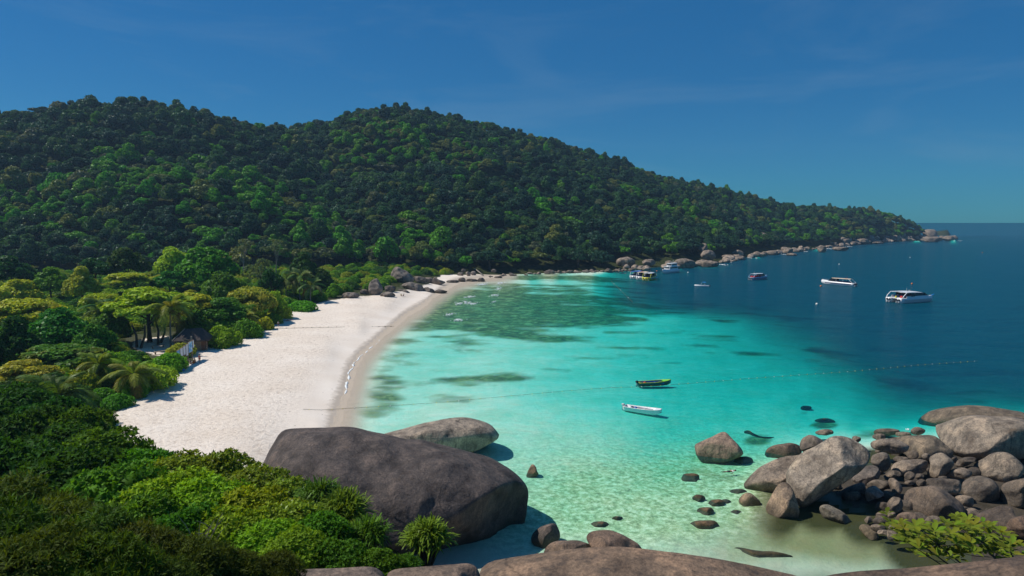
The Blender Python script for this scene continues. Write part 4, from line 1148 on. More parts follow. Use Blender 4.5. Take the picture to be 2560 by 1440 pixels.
# trees of the flat behind the beach: label, photo centre, crown width and height, row of the foot, shape, colour
BT = [('spreading yellow green almond tree with a thick dark trunk in the clearing', 375, 742, 270, 110, 856, 'u', 'yg'), ('layered yellow almond tree right of the tall coconut palm', 482, 742, 160, 72, 832, 'u', 'yg'),
      ('broad tan and green tree overhanging the beach edge before the palm trio', 632, 728, 160, 130, 806, 'u', 'og'), ('round mid green tree behind the tan and green beach tree', 560, 700, 130, 90, 772, 'm', 'mg'),
      ('brownish olive dome shaped tree at the back of the flat on the left', 205, 695, 100, 90, 775, 'm', 'og'), ('wide olive tree at the left edge above the dark layered trees', 80, 755, 210, 110, 850, 'u', 'yg'),
      ('dark leafy tree left of the dark coconut palm', 150, 800, 180, 120, 895, 'm', 'mg'), ('dark bushy tree at the left edge below the wide olive tree', 40, 830, 170, 130, 935, 'm', 'dg'),
      ('layered dark green tree in front of the clearing', 170, 868, 240, 90, 955, 'u', 'mg'), ('low layered tree at the left edge over the foreground palms', 60, 920, 200, 90, 1005, 'u', 'og'),
      ('dark tree behind the big foreground palm at the left edge', 20, 985, 170, 110, 1070, 'm', 'dg'), ('tall bright green tree at the foot of the hill above the flat', 520, 648, 180, 110, 745, 'm', 'bg'),
      ('bright olive tree left of the tall one at the foot of the hill', 442, 640, 130, 90, 735, 'm', 'yg'), ('pale grey green tree at the hill foot above the tan beach tree', 650, 662, 100, 95, 740, 't', 'pg'),
      ('flat pale tree along the back of the flat in the middle', 330, 685, 140, 50, 755, 'u', 'yg'), ('green tree right of the flat pale one at the back of the flat', 425, 690, 110, 55, 752, 'm', 'mg'),
      ('dark green tree hanging behind the bright beach shrubs', 560, 765, 150, 70, 835, 'm', 'mg'), ('yellowish tree between the olive dome and the spreading almond tree', 262, 738, 130, 80, 800, 'u', 'yg'),
      ('olive tree behind the wide one at the left edge', 40, 715, 140, 70, 770, 'm', 'yg'), ('small bright green tree alone at the back of the beach', 832, 722, 44, 44, 745, 'm', 'lg'),
      ('pale feathery tree on the lower slope above the beach', 608, 610, 80, 60, 690, 't', 'pg'), ('second pale feathery tree on the lower slope further right', 690, 610, 75, 60, 695, 't', 'pg'),
      ('green tree at the back of the flat behind the olive dome', 130, 690, 110, 70, 760, 'm', 'bg'), ('dark tree under the spreading almond tree on its left', 275, 800, 120, 90, 862, 'm', 'mg'),
      ('dark green tree right of the clearing behind the hut', 490, 800, 110, 80, 846, 'm', 'mg'), ('tree with tangled pale stems behind the bright shrubs', 590, 755, 110, 80, 822, 't', 'mg'),
      ('small olive tree at the beach edge right of the tan and green one', 690, 745, 70, 70, 795, 'm', 'yg'), ('dark tree in the shade at the left of the palm trio', 680, 690, 80, 70, 752, 'm', 'dg'),
      ('grey green tree at the hill foot behind the palm trio', 760, 655, 90, 80, 735, 'm', 'dg'), ('dark tree right of the palm trio at the end of the flat', 800, 690, 80, 70, 738, 'm', 'dg'),
      ('green tree filling the flat behind the yellowish tree', 240, 660, 110, 60, 735, 'm', 'dg'), ('dark tree at the left edge where the hill begins', 30, 665, 140, 80, 745, 'm', 'dg'), ('dark tree above the olive dome at the foot of the hill', 320, 640, 120, 80, 730, 'm', 'dg'),
      ('bushy green tree between the left dark trees and the layered one', 240, 830, 120, 90, 915, 'm', 'mg'), ('dark leafy tree above the foreground palms', 130, 960, 170, 90, 1035, 'm', 'dg')]
SHP = {'u': (UMB, TRK), 'm': (MID, TRK), 't': (THIN, TRKP)}
for i, (lb, cx, cy, w, h, fy, sh, cl) in enumerate(BT):
    p = ground_hit(cx, fy); R = w / 2 * p.y / F
    cz = P(cx, cy + h * .38, p.y).z - p.z
    cz = max(cz, .8)
    sz = h * p.y / F * .78
    cr, tk = SHP[sh]
    tree(lb, cr[i % len(cr)], tk[i % len(tk)], p.x, p.y, R, cz, COLS[cl], sz=sz, seed=i, name={'u': 'almond_tree', 'm': 'broadleaf_tree', 't': 'feathery_tree'}[sh])
# bright shrubs along the top of the beach
BS = [('bright green shrub on the sand right of the hut', 556, 842, 96, 62, 869, 'lg'), ('tall bright green shrub behind the one right of the hut', 562, 798, 110, 64, 842, 'lg'), ('lime green shrub beside the small leaning palm', 612, 806, 90, 58, 846, 'bg'),
      ('small shrub at the beach edge under the small leaning palm', 660, 806, 50, 40, 828, 'yg'), ('yellow green shrub below the tan and green tree', 700, 780, 60, 44, 800, 'yg'), ('long low bright shrub below the palm trio', 757, 764, 78, 32, 780, 'lg'),
      ('green shrub left of the long low one below the palm trio', 722, 752, 60, 34, 775, 'bg'), ('big bright shrub on the sand beside the notice board', 372, 925, 140, 84, 972, 'yg'), ('bright shrub behind the notice board', 425, 893, 90, 60, 932, 'lg'),
      ('dark green shrub at the front of the clearing', 312, 893, 110, 56, 930, 'bg'), ('low green shrub between the two foreground beach palms', 258, 970, 90, 50, 1010, 'bg'), ('low shrub on the sand under the right foreground palm', 292, 1000, 80, 44, 1022, 'bg'),
      ('yellow green shrub at the corner of the beach', 225, 1035, 110, 66, 1072, 'yg'), ('small shrub in front of the hut by the signpost', 452, 868, 80, 44, 893, 'og'), ('green shrub hiding the foot of the big foreground palm', 130, 1040, 130, 80, 1085, 'bg'),
      ('bright shrub between the notice board and the sand corner', 330, 958, 90, 54, 995, 'lg'), ('green shrub behind the clearing trunks on the right', 470, 838, 70, 40, 858, 'mg'), ('shrub at the beach edge between the leaning palm and the tan tree', 682, 795, 44, 36, 814, 'bg'),
      ('little shrub at the far back of the beach beside the low grey boulder', 800, 742, 40, 26, 756, 'bg')]
for i, (lb, cx, cy, w, h, fy, cl) in enumerate(BS):
    p = ground_hit(cx, fy - 4); R = w / 2 * p.y / F * 1.05
    tree(lb, SHR[i % 3], STEMS[i % 2], p.x, p.y, R, .12 * h * p.y / F, COLS[cl], sz=h * p.y / F * 1.0, seed=i + 50, name='shrub', cat='shrub', partname='foliage', rz=i * 1.3)

# ---- the forest of the hills
rf = np.random.RandomState(21)
cand = []
N_ = 75000
cu = rf.uniform(-260, 2400, N_); cyy = np.exp(rf.uniform(math.log(296), math.log(1180), N_))
cx_ = (cu - 1280) / F * cyy
ch_ = hill(cx_, cyy); sh_ = shore(cx_, cyy)
okk = (ch_ > np.where(cu > 1500, 3.5, 1.5)) & ((sh_ > -.5) | (ch_ > 4))
order = np.argsort(cyy[okk]); cx_, cyy, ch_, cu, sh_ = [a[okk][order] for a in (cx_, cyy, ch_, cu, sh_)]
cell = {}
keep = []
perm = rf.permutation(len(cx_))
for i in perm:
    x, y = cx_[i], cyy[i]
    R = float(rf.choice([3.0, 3.8, 4.8, 6.2, 8.2], p=[.22, .25, .22, .18, .13]))
    if y > 520: R = min(R, 5.6)
    gx, gy = int(x // 10.2), int(y // 10.2); bad = False
    for a in (-1, 0, 1):
        for b in (-1, 0, 1):
            for (x2, y2, R2) in cell.get((gx + a, gy + b), ()):
                if (x - x2) ** 2 + (y - y2) ** 2 < (.62 * (R + R2)) ** 2: bad = True; break
            if bad: break
        if bad: break
    if bad: continue
    cell.setdefault((gx, gy), []).append((x, y, R)); keep.append((x, y, ch_[i] + max(0, min(3, sh_[i])), R))
keep = np.array(keep)
# which of them can be seen from the beach side: not hidden behind a nearer slope
elev_ang = (keep[:, 2] + TREE_H + 2 - CH) / keep[:, 1]
uu_ = 1280 + F * keep[:, 0] / keep[:, 1]
vis = np.ones(len(keep), bool)
for i in range(len(keep)):
    yy_ = np.linspace(296, max(keep[i, 1] - 12, 297), 40)
    xx_ = keep[i, 0] / keep[i, 1] * yy_
    if ((hill(xx_, yy_) + 5 - CH) / yy_).max() > elev_ang[i] + .004: vis[i] = False
keep = keep[vis]; uu_ = uu_[vis]
px_size = keep[:, 3] / keep[:, 1]
# photo rows of the trees, for the spur's painted sunlight and their place on the slope
vrow = 556 - (keep[:, 2] + 8 - CH) / keep[:, 1] * F
spur = np.interp(uu_, [-300, 100, 370, 560, 640, 700, 830, 930, 985], [560, 480, 430, 440, 475, 500, 570, 645, 690])
lit_spur = np.exp(-((vrow - spur - 15) / 45) ** 2) * (uu_ < 1000)  # sunlight along the spur crest, given to its trees as brighter leaf colour
rank = np.argsort(-px_size)
n_ind = 235
col_pick = rf.rand(len(keep))
FC = [('dark', (0.034, 0.098, 0.044)), ('mid', (0.056, 0.135, 0.042)), ('deep', (0.028, 0.078, 0.046)), ('bright', (0.10, 0.29, 0.022)), ('olive', (0.15, 0.19, 0.05)), ('greyish', (0.12, 0.15, 0.08))]
light_zone = vnoise(keep[:, 0] + 400, keep[:, 1], 70)
def colour_of(i):
    c = col_pick[i]; b = lit_spur[i]
    w = light_zone[i]
    if c < .7 * b: return 3
    if w > .6 and c < (w - .6) * 3: return 4 if c < (w - .6) * 1.2 else 3
    if c < .7 * b + .06: return 4
    if c > .96: return 5
    if c > .9: return 3
    return int(c * 1000) % 3
WORD = {0: 'dark green', 1: 'mid green', 2: 'deep green', 3: 'bright green', 4: 'olive green', 5: 'greyish green'}
def zone(u, v):
    h = 'slope at the left edge' if u < 130 else 'slope above the olive dome tree' if u < 300 else 'slope above the clearing' if u < 460 else 'slope above the bright shrubs' if u < 640 else 'slope above the palm trio' if u < 800 else 'slope beyond the beach' if u < 960 else 'slope above the rock outcrop' if u < 1180 else 'slope behind the rafted boats' if u < 1620 else 'headland slope past the yacht'
    w = 'at the foot of the' if v > 600 else 'low on the' if v > 520 else 'halfway up the' if v > 430 else 'high on the'
    return w + ' ' + h
SIZE = lambda R: 'large' if R > 6.8 else 'broad' if R > 5.7 else 'medium' if R > 4.8 else 'smallish' if R > 4 else 'small'
for i in rank[:n_ind]:
    x, y, z, R = keep[i]
    k = colour_of(i); s = int(rf.randint(NF)); R = R * 1.15
    nm = WORD[k]
    lb = f'{SIZE(R)} {nm} forest tree {zone(uu_[i], vrow[i])}'
    tree(lb, FAR[s], TRK[s % 4], x, y, R, rf.uniform(3.5, 6.5), FC[k][1], base=z, seed=int(i), group='forest trees on the near slopes', name='forest_tree', sz=R * rf.uniform(.8, 1.15))
# all the trees further off, as one mass
rest = rank[n_ind:]
proto_col = bpy.data.collections.new('forest_kinds')
kinds = []
FMATS = [foliage('canopy_' + cn, trans=0.22, hue=0.02, val=0.4, color=c) for cn, c in FC]
for s in range(NF):
    for k in range(6):
        me = FAR[s].copy(); me.materials.clear(); me.materials.append(FMATS[k])
        proto_col.objects.link(bpy.data.objects.new('kind_%02d' % (s * 6 + k), me))


def scatter(name, label, pts, scl, idx, coll):
    fm = bpy.data.meshes.new(name)
    fm.vertices.add(len(pts)); fm.vertices.foreach_set('co', np.asarray(pts, np.float32).ravel()); fm.update()
    o = ob(name, fm); tag(o, label, kind='stuff')
    for nme, val, ty in (('idx', np.asarray(idx, np.int32), 'INT'), ('rz', rf.uniform(0, 6.28, len(pts)).astype(np.float32), 'FLOAT')):
        a = fm.attributes.new(nme, ty, 'POINT'); a.data.foreach_set('value', val)
    a = fm.attributes.new('scl', 'FLOAT_VECTOR', 'POINT'); a.data.foreach_set('vector', np.asarray(scl, np.float32).ravel())
    ng = bpy.data.node_groups.new(name + '_spread', 'GeometryNodeTree')
    ng.interface.new_socket('Geometry', in_out='INPUT', socket_type='NodeSocketGeometry'); ng.interface.new_socket('Geometry', in_out='OUTPUT', socket_type='NodeSocketGeometry')
    gi = ng.nodes.new('NodeGroupInput'); go = ng.nodes.new('NodeGroupOutput'); ip = ng.nodes.new('GeometryNodeInstanceOnPoints'); ci = ng.nodes.new('GeometryNodeCollectionInfo')
    ci.inputs['Collection'].default_value = coll; ci.inputs['Separate Children'].default_value = True; ci.inputs['Reset Children'].default_value = True
    ip.inputs['Pick Instance'].default_value = True
    def na(nm, ty):
        n = ng.nodes.new('GeometryNodeInputNamedAttribute'); n.data_type = ty; n.inputs['Name'].default_value = nm; return n.outputs['Attribute']
    cv_ = ng.nodes.new('ShaderNodeCombineXYZ'); LK = ng.links.new
    LK(na('rz', 'FLOAT'), cv_.inputs[2]); LK(gi.outputs[0], ip.inputs['Points']); LK(ci.outputs[0], ip.inputs['Instance']); LK(na('idx', 'INT'), ip.inputs['Instance Index'])
    LK(cv_.outputs[0], ip.inputs['Rotation']); LK(na('scl', 'FLOAT_VECTOR'), ip.inputs['Scale']); LK(ip.outputs[0], go.inputs[0])
    md = o.modifiers.new('spread', 'NODES'); md.node_group = ng
    return o


fv = keep[rest][:, :3].copy(); fv[:, 2] += rf.uniform(3.0, 6.5, len(rest))
R_ = keep[rest][:, 3] * 1.18
scatter('forest', 'dense dark green jungle covering the hills and the headland', fv, np.column_stack([R_ * rf.uniform(.85, 1.3, len(R_)), R_ * rf.uniform(.85, 1.2, len(R_)), R_ * rf.uniform(.75, 1.3, len(R_))]), [int(rf.randint(NF)) * 6 + colour_of(i) for i in rest], proto_col)
# low growth that closes the flat between the trees
und_col = bpy.data.collections.new('undergrowth_kinds')
UM = [foliage('undergrowth_%d' % k, trans=0.3, hue=0.02, val=0.4, color=c) for k, c in enumerate([(0.06, 0.16, 0.025), (0.10, 0.26, 0.02), (0.20, 0.36, 0.02), (0.28, 0.36, 0.03)])]
for s in range(3):
    for k in range(4):
        me = SHR[s].copy(); me.materials.clear(); me.materials.append(UM[k]); und_col.objects.link(bpy.data.objects.new('kind_%d_%d' % (s, k), me))
uu3 = rf.uniform(-150, 1500, 5200); yy3 = np.exp(rf.uniform(math.log(88), math.log(400), 5200)); xx3 = (uu3 - 1280) / F * yy3
g3 = shore(xx3, yy3); h3 = hill(xx3, yy3)
clear = inpoly(xx3, yy3, [tuple(ground_hit(px, py)[:2]) for px, py in [(290, 908), (300, 845), (350, 815), (400, 812), (530, 832), (560, 870), (500, 905), (430, 930)]])
near_sand = np.zeros(len(xx3), bool)
for dx, dy in ((0, 0), (3.5, 0), (0, -4), (3, -3), (6, 0), (0, 3)): near_sand |= inpoly(xx3 + dx, yy3 + dy, sand_poly)
sel = (g3 > 0.7) & (h3 < 12) & ~clear & ~near_sand
pv3 = 556 + (CH - np.maximum(g3, h3)) / yy3 * F
sel &= ~((uu3 > 985) & (pv3 > 690) & (uu3 < 1260)) & ~((uu3 > 860) & (pv3 > 724))
P3 = np.column_stack([xx3, yy3, np.maximum(g3, h3)])[sel]; r3 = rf.uniform(1.6, 3.6, len(P3))
scatter('undergrowth', 'tangled green undergrowth between the trees behind the beach', P3, np.column_stack([r3, r3, r3 * rf.uniform(.9, 1.6, len(r3))]), rf.randint(0, 12, len(P3)), und_col)
print('forest', len(keep), 'rest', len(rest), 'under', len(P3))

# ------------------------------------------------------------------ palms, spiky shrubs, near shrubs
M_FROND = foliage('palm_frond', trans=0.3, rough=0.4, hue=0.015, val=0.25, tip=((0.22, 0.15, 0.04), 0.9, 0.35))
M_BLADE = foliage('blade_leaf', trans=0.3, rough=0.35, hue=0.015, val=0.4)


def frond_mesh(seed, droop=0.75, n=30):
    """unit frond: a rib that arches out along +X, with a row of hanging leaflets on each side"""
    g = random.Random(seed); V = []; Fq = []
    def pt(t): return Vector((t * (1 - .12 * t * t * droop), .05 * math.sin(3 * t + seed), .42 * t - droop * 1.0 * t * t * (0.55 + .45 * t)))
    pts = [pt(i / 10) for i in range(11)]
    for i in range(10):
        a, b = pts[i], pts[i + 1]; w = .014 * (1 - i / 11)
        k = len(V); V += [a + Vector((0, w, 0)), a - Vector((0, w, 0)), b - Vector((0, w, 0)), b + Vector((0, w, 0)), (a + b) / 2 - Vector((0, 0, w))]
        Fq += [(k, k + 1, k + 2, k + 3), (k, k + 4, k + 1), (k + 1, k + 4, k + 2), (k + 3, k + 2, k + 4)]
    for i in range(n):
        t = .14 + .86 * i / (n - 1); c = pt(t); tan = (pt(min(t + .02, 1)) - pt(t - .02)).normalized()
        ln = .34 * (math.sin(math.pi * (.12 + .80 * t)) ** .7) * g.uniform(.85, 1.1)
        for sgn in (-1, 1):
            side = Vector((0, sgn, 0))
            d = (side * .8 + tan * .62 + Vector((0, 0, g.uniform(-.45, -.12)))).normalized()
            w = tan * .019
            m = c + d * ln * .55; e = c + d * ln * .95 + Vector((0, 0, -ln * .32))
            k = len(V); V += [c - w * .6, c + w * .6, m + w, m - w, e]
            Fq += [(k, k + 1, k + 2, k + 3), (k + 3, k + 2, k + 4)]
    return mesh('frond', V, Fq, M_FROND)


FRONDS = [frond_mesh(1, .55), frond_mesh(2, .8), frond_mesh(3, 1.05)]


def palm(label, x, y, z, h, L, color, nf=18, lean=(0.0, 0.0), seed=1, r=.16):
    g = random.Random(seed)
    t = empty('coconut_palm', (x, y, z - .2)); tag(t, label, 'palm', 'coconut palms behind the beach')
    top = Vector((lean[0], lean[1], h))
    if h > .6:
        b = MB(); pts = []; rr = []
        for i in range(9):
            q = i / 8; pts.append(Vector((lean[0] * q * q, lean[1] * q * q, h * q))); rr.append(r * (1.5 - 1.0 * min(q * 4, 1) * .4 - .35 * q) + (.02 if i % 2 else 0))
        b.tube(pts, rr, 8); b.build('trunk', M_PALEBARK if h > 3 else M_BARK, t, True)
    hb = MB(); hb.ball((0, 0, 0), (.22, .22, .38), 8, 6); hb.build('crownshaft', M_BARK, t, True, loc=top)
    for k in range(nf):
        a = 2.4 * k + g.uniform(-.25, .25); q = k / nf
        pitch = -math.radians(58 - 78 * q + g.uniform(-8, 8))
        f = FRONDS[0 if q < .35 else 1 if q < .75 else 2]
        s = L * g.uniform(.85, 1.08) * (.75 if q < .2 else 1)
        c = tuple(v * g.uniform(.8, 1.2) for v in color)
        if q > .86: c = (0.20, 0.14, 0.035)
        ob('frond', f, t, loc=top, rot=(0, pitch, a), scale=(s, s * .9, s), color=c)
    return t


PALMC = (0.153, 0.252, 0.035)
def palm_at(label, cx, cy, fx, fy, Lpx, color=PALMC, seed=1, Y=None, **kw):
    p = ground_hit(fx, fy) if Y is None else P(fx, fy, Y)
    top = P(cx, cy, p.y)
    palm(label, p.x, p.y, p.z, max(top.z - p.z, .3), Lpx * p.y / F, color, lean=(top.x - p.x, 0.3), seed=seed, **kw)


palm_at('tall coconut palm with a pale trunk at the edge of the clearing', 424, 772, 427, 868, 66, (0.216, 0.270, 0.042), 1, nf=20)
palm_at('dark coconut palm among trees left of the clearing', 263, 778, 258, 856, 62, (0.081, 0.153, 0.035), 2)
palm_at('leftmost palm of the trio at the far end of the beach', 713, 700, 716, 752, 44, (0.135, 0.207, 0.056), 3)
palm_at('middle and tallest palm of the trio at the far end of the beach', 748, 694, 750, 752, 46, (0.135, 0.207, 0.063), 4)
palm_at('rightmost palm of the trio beside the end of the beach', 777, 716, 776, 756, 40, (0.108, 0.198, 0.056), 5)
palm_at('small leaning palm at the beach edge among bright shrubs', 609, 795, 603, 832, 42, (0.216, 0.288, 0.042), 6)
palm_at('palm with sunlit fronds on the sand by the beach corner', 330, 938, 321, 990, 74, (0.216, 0.270, 0.042), 7, nf=20)
palm_at('palm with upright fronds behind the sunlit one', 242, 912, 238, 972, 66, (0.171, 0.270, 0.028), 8)
palm_at('big dark palm with long arching fronds near the left edge', 142, 992, 140, 1062, 118, (0.090, 0.171, 0.028), 9, nf=20)
palm_at('young palm half hidden behind the shrubs left of the notice board', 275, 862, 276, 905, 40, (0.108, 0.216, 0.028), 10)

# ground that climbs from the beach to the viewpoint, under the near shrubs
NEAR = []   # photo column, row, distance, radius, look
for a in [(60, 1092, 44, 3.4, 'd'), (150, 1118, 42, 3.3, 'd'), (262, 1140, 40, 3.0, 'm'), (368, 1165, 38, 2.5, 'm'), (470, 1172, 36, 2.4, 't'), (560, 1185, 36, 2.0, 't'), (640, 1205, 34, 1.8, 't'), (718, 1240, 32, 1.9, 't'),
          (30, 1015, 50, 3.4, 'd'), (110, 1045, 48, 3.0, 'd'), (192, 1078, 45, 2.6, 'm'), (-60, 1060, 46, 3.6, 'd'),
          (50, 1190, 34, 3.2, 'd'), (170, 1205, 32, 3.0, 'd'), (300, 1225, 30, 2.7, 'm'), (420, 1242, 29, 2.4, 'b'), (530, 1248, 28, 2.1, 'b'), (630, 1275, 27, 1.9, 'b'), (725, 1300, 26, 1.7, 't'), (800, 1320, 25, 1.3, 'm'), (-70, 1180, 34, 3.3, 'd'),
          (560, 1322, 22, 1.6, 'b'), (655, 1352, 21, 1.35, 'b'), (745, 1368, 20, 1.15, 'b'), (850, 1388, 20, .95, 'm'), (945, 1400, 20, .8, 'm'), (1010, 1412, 20.5, .6, 'm'), (460, 1330, 22, 1.6, 'm'), (360, 1310, 23, 1.8, 'm'),
          (30, 1300, 19, 2.1, 'n'), (140, 1335, 17.5, 1.9, 'n'), (255, 1365, 16.5, 1.65, 'n'), (365, 1392, 16, 1.35, 'n'), (470, 1405, 16, 1.1, 'n'), (90, 1420, 13, 1.45, 'n'), (230, 1435, 13, 1.2, 'n'), (575, 1418, 16.5, .9, 'n'), (680, 1422, 17, .75, 'n'), (-50, 1380, 15, 1.9, 'n'), (370, 1448, 13.4, .9, 'n')]:
    NEAR.append(a)
npts = np.array([(*P(a[0], a[1], a[2]), a[3]) for a in NEAR]); npts[:, 2] -= npts[:, 3] * .75
extra = np.array([(-4, 12, 20.5, 0), (0, 13, 20, 0), (5, 14, 19, 0), (-3, 22, 14, 0), (-9, 36, 6.5, 0), (-14, 46, 3.0, 0), (-20, 54, 2.2, 0), (-28, 60, 2.4, 0), (-40, 60, 3, 0), (-50, 50, 6, 0), (-6, 30, 8, 0), (-30, 16, 17, 0), (-16, 8, 21, 0), (-1, 28, 8, 0), (8, 26, 6, 0), (6, 40, 0, 0), (-5, 50, -0.5, 0), (20, 16, 12, 0), (28, 30, -1, 0), (22, 22, 4, 0), (-60, 30, 14, 0)])
ap = np.vstack([npts, extra])


def slope_z(x, y):
    x = np.atleast_1d(x); y = np.atleast_1d(y)
    d = (x[:, None] - ap[None, :, 0]) ** 2 + (y[:, None] - ap[None, :, 1]) ** 2 + 1.0
    w = d ** -1.6
    return (w * ap[None, :, 2]).sum(1) / w.sum(1)


gx, gy = np.meshgrid(np.linspace(-62, 26, 90), np.linspace(5, 62, 64))
gzv = slope_z(gx.ravel(), gy.ravel()); bz = shore(gx.ravel(), np.maximum(gy.ravel(), 27))
pxv = 1280 + F * gx.ravel() / (gy.ravel() * math.cos(TH) + (CH - gzv) * math.sin(TH))
cliff = np.clip(19 - (gy.ravel() - 16) * 5, -2, 19)
wv = np.clip((pxv - 960) / 90, 0, 1)
gzv = gzv * (1 - wv) + np.minimum(gzv, cliff) * wv
gi_ = np.arange(gx.size).reshape(gx.shape)
gq = np.column_stack([gi_[:-1, :-1].ravel(), gi_[:-1, 1:].ravel(), gi_[1:, 1:].ravel(), gi_[1:, :-1].ravel()])
gq = gq[gzv[gq].max(1) > -1.2]
M_SOIL = hillside.data.materials[0]
hs_ = ob('near_slope', mesh('near_slope', np.column_stack([gx.ravel(), gy.ravel(), gzv]), gq, M_SOIL, True)); tag(hs_, 'steep shrubby bank dropping from the viewpoint to the beach', kind='structure')


def leafy(seed, n_ros, per, ln, wd, n_lobes=12, spread=.62, lobe=(.28, .44), flat=.6, mat=None, up=.45):
    """unit shrub: leaves in rosettes at the ends of twigs over a lumpy crown"""
    rng = np.random.RandomState(seed)
    V0, Fq0, cv, cf = lobes_crown(seed, n_lobes, n_ros, .01, flat=flat, spread=spread, lobe=lobe)
    tips = V0.reshape(-1, 4, 3).mean(1); n = len(tips)
    ax = norm(tips * np.array([1, 1, .8]) + np.array([0, 0, up]) + rng.normal(size=tips.shape) * .35)
    t = norm(np.cross(ax, rng.normal(size=ax.shape))); b = np.cross(ax, t)
    Vs = []
    for k in range(per):
        a = 6.283 * k / per + rng.uniform(-.3, .3, n); o = rng.uniform(.35, 1.05, n)
        d = norm(ax * np.cos(o)[:, None] * 1.0 + (t * np.cos(a)[:, None] + b * np.sin(a)[:, None]) * np.sin(o)[:, None] * 1.6)
        s = norm(np.cross(d, ax)); nn = np.cross(s, d)
        L = (ln * rng.uniform(.7, 1.2, n))[:, None]; W = (wd * rng.uniform(.8, 1.15, n))[:, None]
        p0 = tips + ax * rng.uniform(-.03, .02, n)[:, None]
        Vs.append(np.stack([p0, p0 + d * L * .5 + s * W * .5 + nn * L * .04, p0 + d * L - nn * L * .12, p0 + d * L * .5 - s * W * .5 + nn * L * .04], 1))
    V = np.concatenate(Vs).reshape(-1, 3); Fq = np.arange(len(V)).reshape(-1, 4)
    m = bpy.data.meshes.new('foliage')
    allV = np.vstack([V, cv * .97]).astype(np.float32); cf = cf - len(V0) + len(V)
    m.vertices.add(len(allV)); m.vertices.foreach_set('co', allV.ravel()); nl = Fq.size + cf.size
    m.loops.add(nl); m.loops.foreach_set('vertex_index', np.concatenate([Fq.ravel(), cf.ravel()]).astype(np.int32))
    m.polygons.add(len(Fq) + len(cf)); tot = np.concatenate([np.full(len(Fq), 4), np.full(len(cf), 3)]).astype(np.int32)
    m.polygons.foreach_set('loop_start', np.concatenate([[0], np.cumsum(tot)[:-1]]).astype(np.int32)); m.polygons.foreach_set('loop_total', tot)
    m.update(calc_edges=True); m.validate(); m.materials.append(mat or M_LEAF_NEAR)
    return m


M_TIPN = foliage('shrub_leaf_brown_tips', trans=0.3, rough=0.35, hue=0.015, val=0.45, tip=((0.16, 0.085, 0.035), 1.2, 0.55))
NB = [leafy(200 + s, 1000, 6, .085, .045, n_lobes=12 + s) for s in range(3)]
NT = [leafy(210 + s, 1000, 6, .09, .046, n_lobes=12 + s, mat=M_TIPN) for s in range(2)]
NN = [leafy(220 + s, 1500, 5, .12, .022, n_lobes=14 + s, spread=.66) for s in range(2)]
LOOK = {'d': (NB, (0.038, 0.10, 0.016)), 'm': (NB, (0.075, 0.19, 0.016)), 'b': (NB, (0.19, 0.33, 0.02)), 't': (NT, (0.17, 0.25, 0.025)), 'n': (NN, (0.065, 0.10, 0.014))}
LW = {'d': 'dark glossy shrub', 'm': 'green broad leaved shrub', 'b': 'bright yellow green shrub', 't': 'brown tipped shrub', 'n': 'fine leaved olive shrub'}
def near_zone(u, v, look, Y):
    if look == 'n':
        c = 'at the left edge' if u < 60 else 'left of the fallen twigs' if u < 300 else 'above the low speckled slab' if u > 450 else 'in the bottom left'
        return c + (' at the bottom' if v > 1410 else ' in the upper row' if v < 1370 else '')
    if Y > 43: return 'below the big dark palm' + (' at the left edge' if u < 40 else ' beside the sand corner' if u > 180 else '')
    if Y > 33: return 'topping the near thicket ' + ('at the left edge' if u < 100 else 'left of the sand' if u < 220 else 'just under the sand corner' if u < 300 else 'in front of the beach' if u < 420 else 'below the bare beach' if u < 520 else 'before the middle of the beach' if u < 600 else 'beside the huge dark boulder' if u < 680 else 'overlapping the huge dark boulder')
    if Y > 24.5: return 'in the middle of the near thicket ' + ('beyond the left edge' if u < 0 else 'at the left edge' if u < 100 else 'in the left half' if u < 230 else 'below the sand corner' if u < 360 else 'below the beach' if u < 480 else 'above the bare twigs' if u < 580 else 'left of the grass tuft' if u < 680 else 'by the grass tuft' if u < 760 else 'under the grass tuft')
    return 'fronting the thicket ' + ('by the bare twigs' if u < 400 else 'right of the bare twigs' if u < 500 else 'in the middle' if u < 600 else 'above the low slab' if u < 700 else 'left of the spiky shrub' if u < 800 else 'close to the spiky shrub' if u < 900 else 'at the foot of the spiky shrub' if u < 980 else 'beside the ledge under the spiky shrub')
SEEN = {}
for i, (u, v, Y, Rr, look) in enumerate(NEAR):
    p = P(u, v, Y); ms, c = LOOK[look]; g = random.Random(i + 5)
    c = tuple(k * g.uniform(.85, 1.2) for k in c)
    lb = LW[look] + ' ' + near_zone(u, v, look, Y)
    if lb in SEEN: lb += ', nearer one' if Y < SEEN[lb] else ', further one'
    SEEN[lb] = Y
    t = empty('shrub', (p.x, p.y, p.z - Rr * .75), g.uniform(0, 6.28)); tag(t, lb, 'shrub', 'shrubs of the near thicket')
    s = Rr * 1.12
    ob('foliage', ms[i % len(ms)], t, loc=(0, 0, Rr * .35), scale=(s, s, s * g.uniform(.9, 1.15)), color=c)
    ob('stems', STEMS[i % 2], t, loc=(0, 0, -.2), scale=(Rr, Rr, Rr))

# bare twigs in the thicket
b = MB(); g = random.Random(3)
tw = P(495, 1345, 20.5)
for k in range(14):
    a = g.uniform(0, 6.28); o = Vector((g.uniform(-.5, .5), g.uniform(-.3, .3), g.uniform(-.4, .1)))
    e = o + Vector((math.cos(a) * .6, -.3 + math.sin(a) * .4, g.uniform(.2, .9)))
    b.tube([tw + o, tw + (o + e) / 2 + Vector((0, 0, .08)), tw + e], [.018, .012, .005], 5)
tag(b.build('dead_branches', M_PALEBARK), 'bare grey twigs poking out of the near thicket', 'branch')


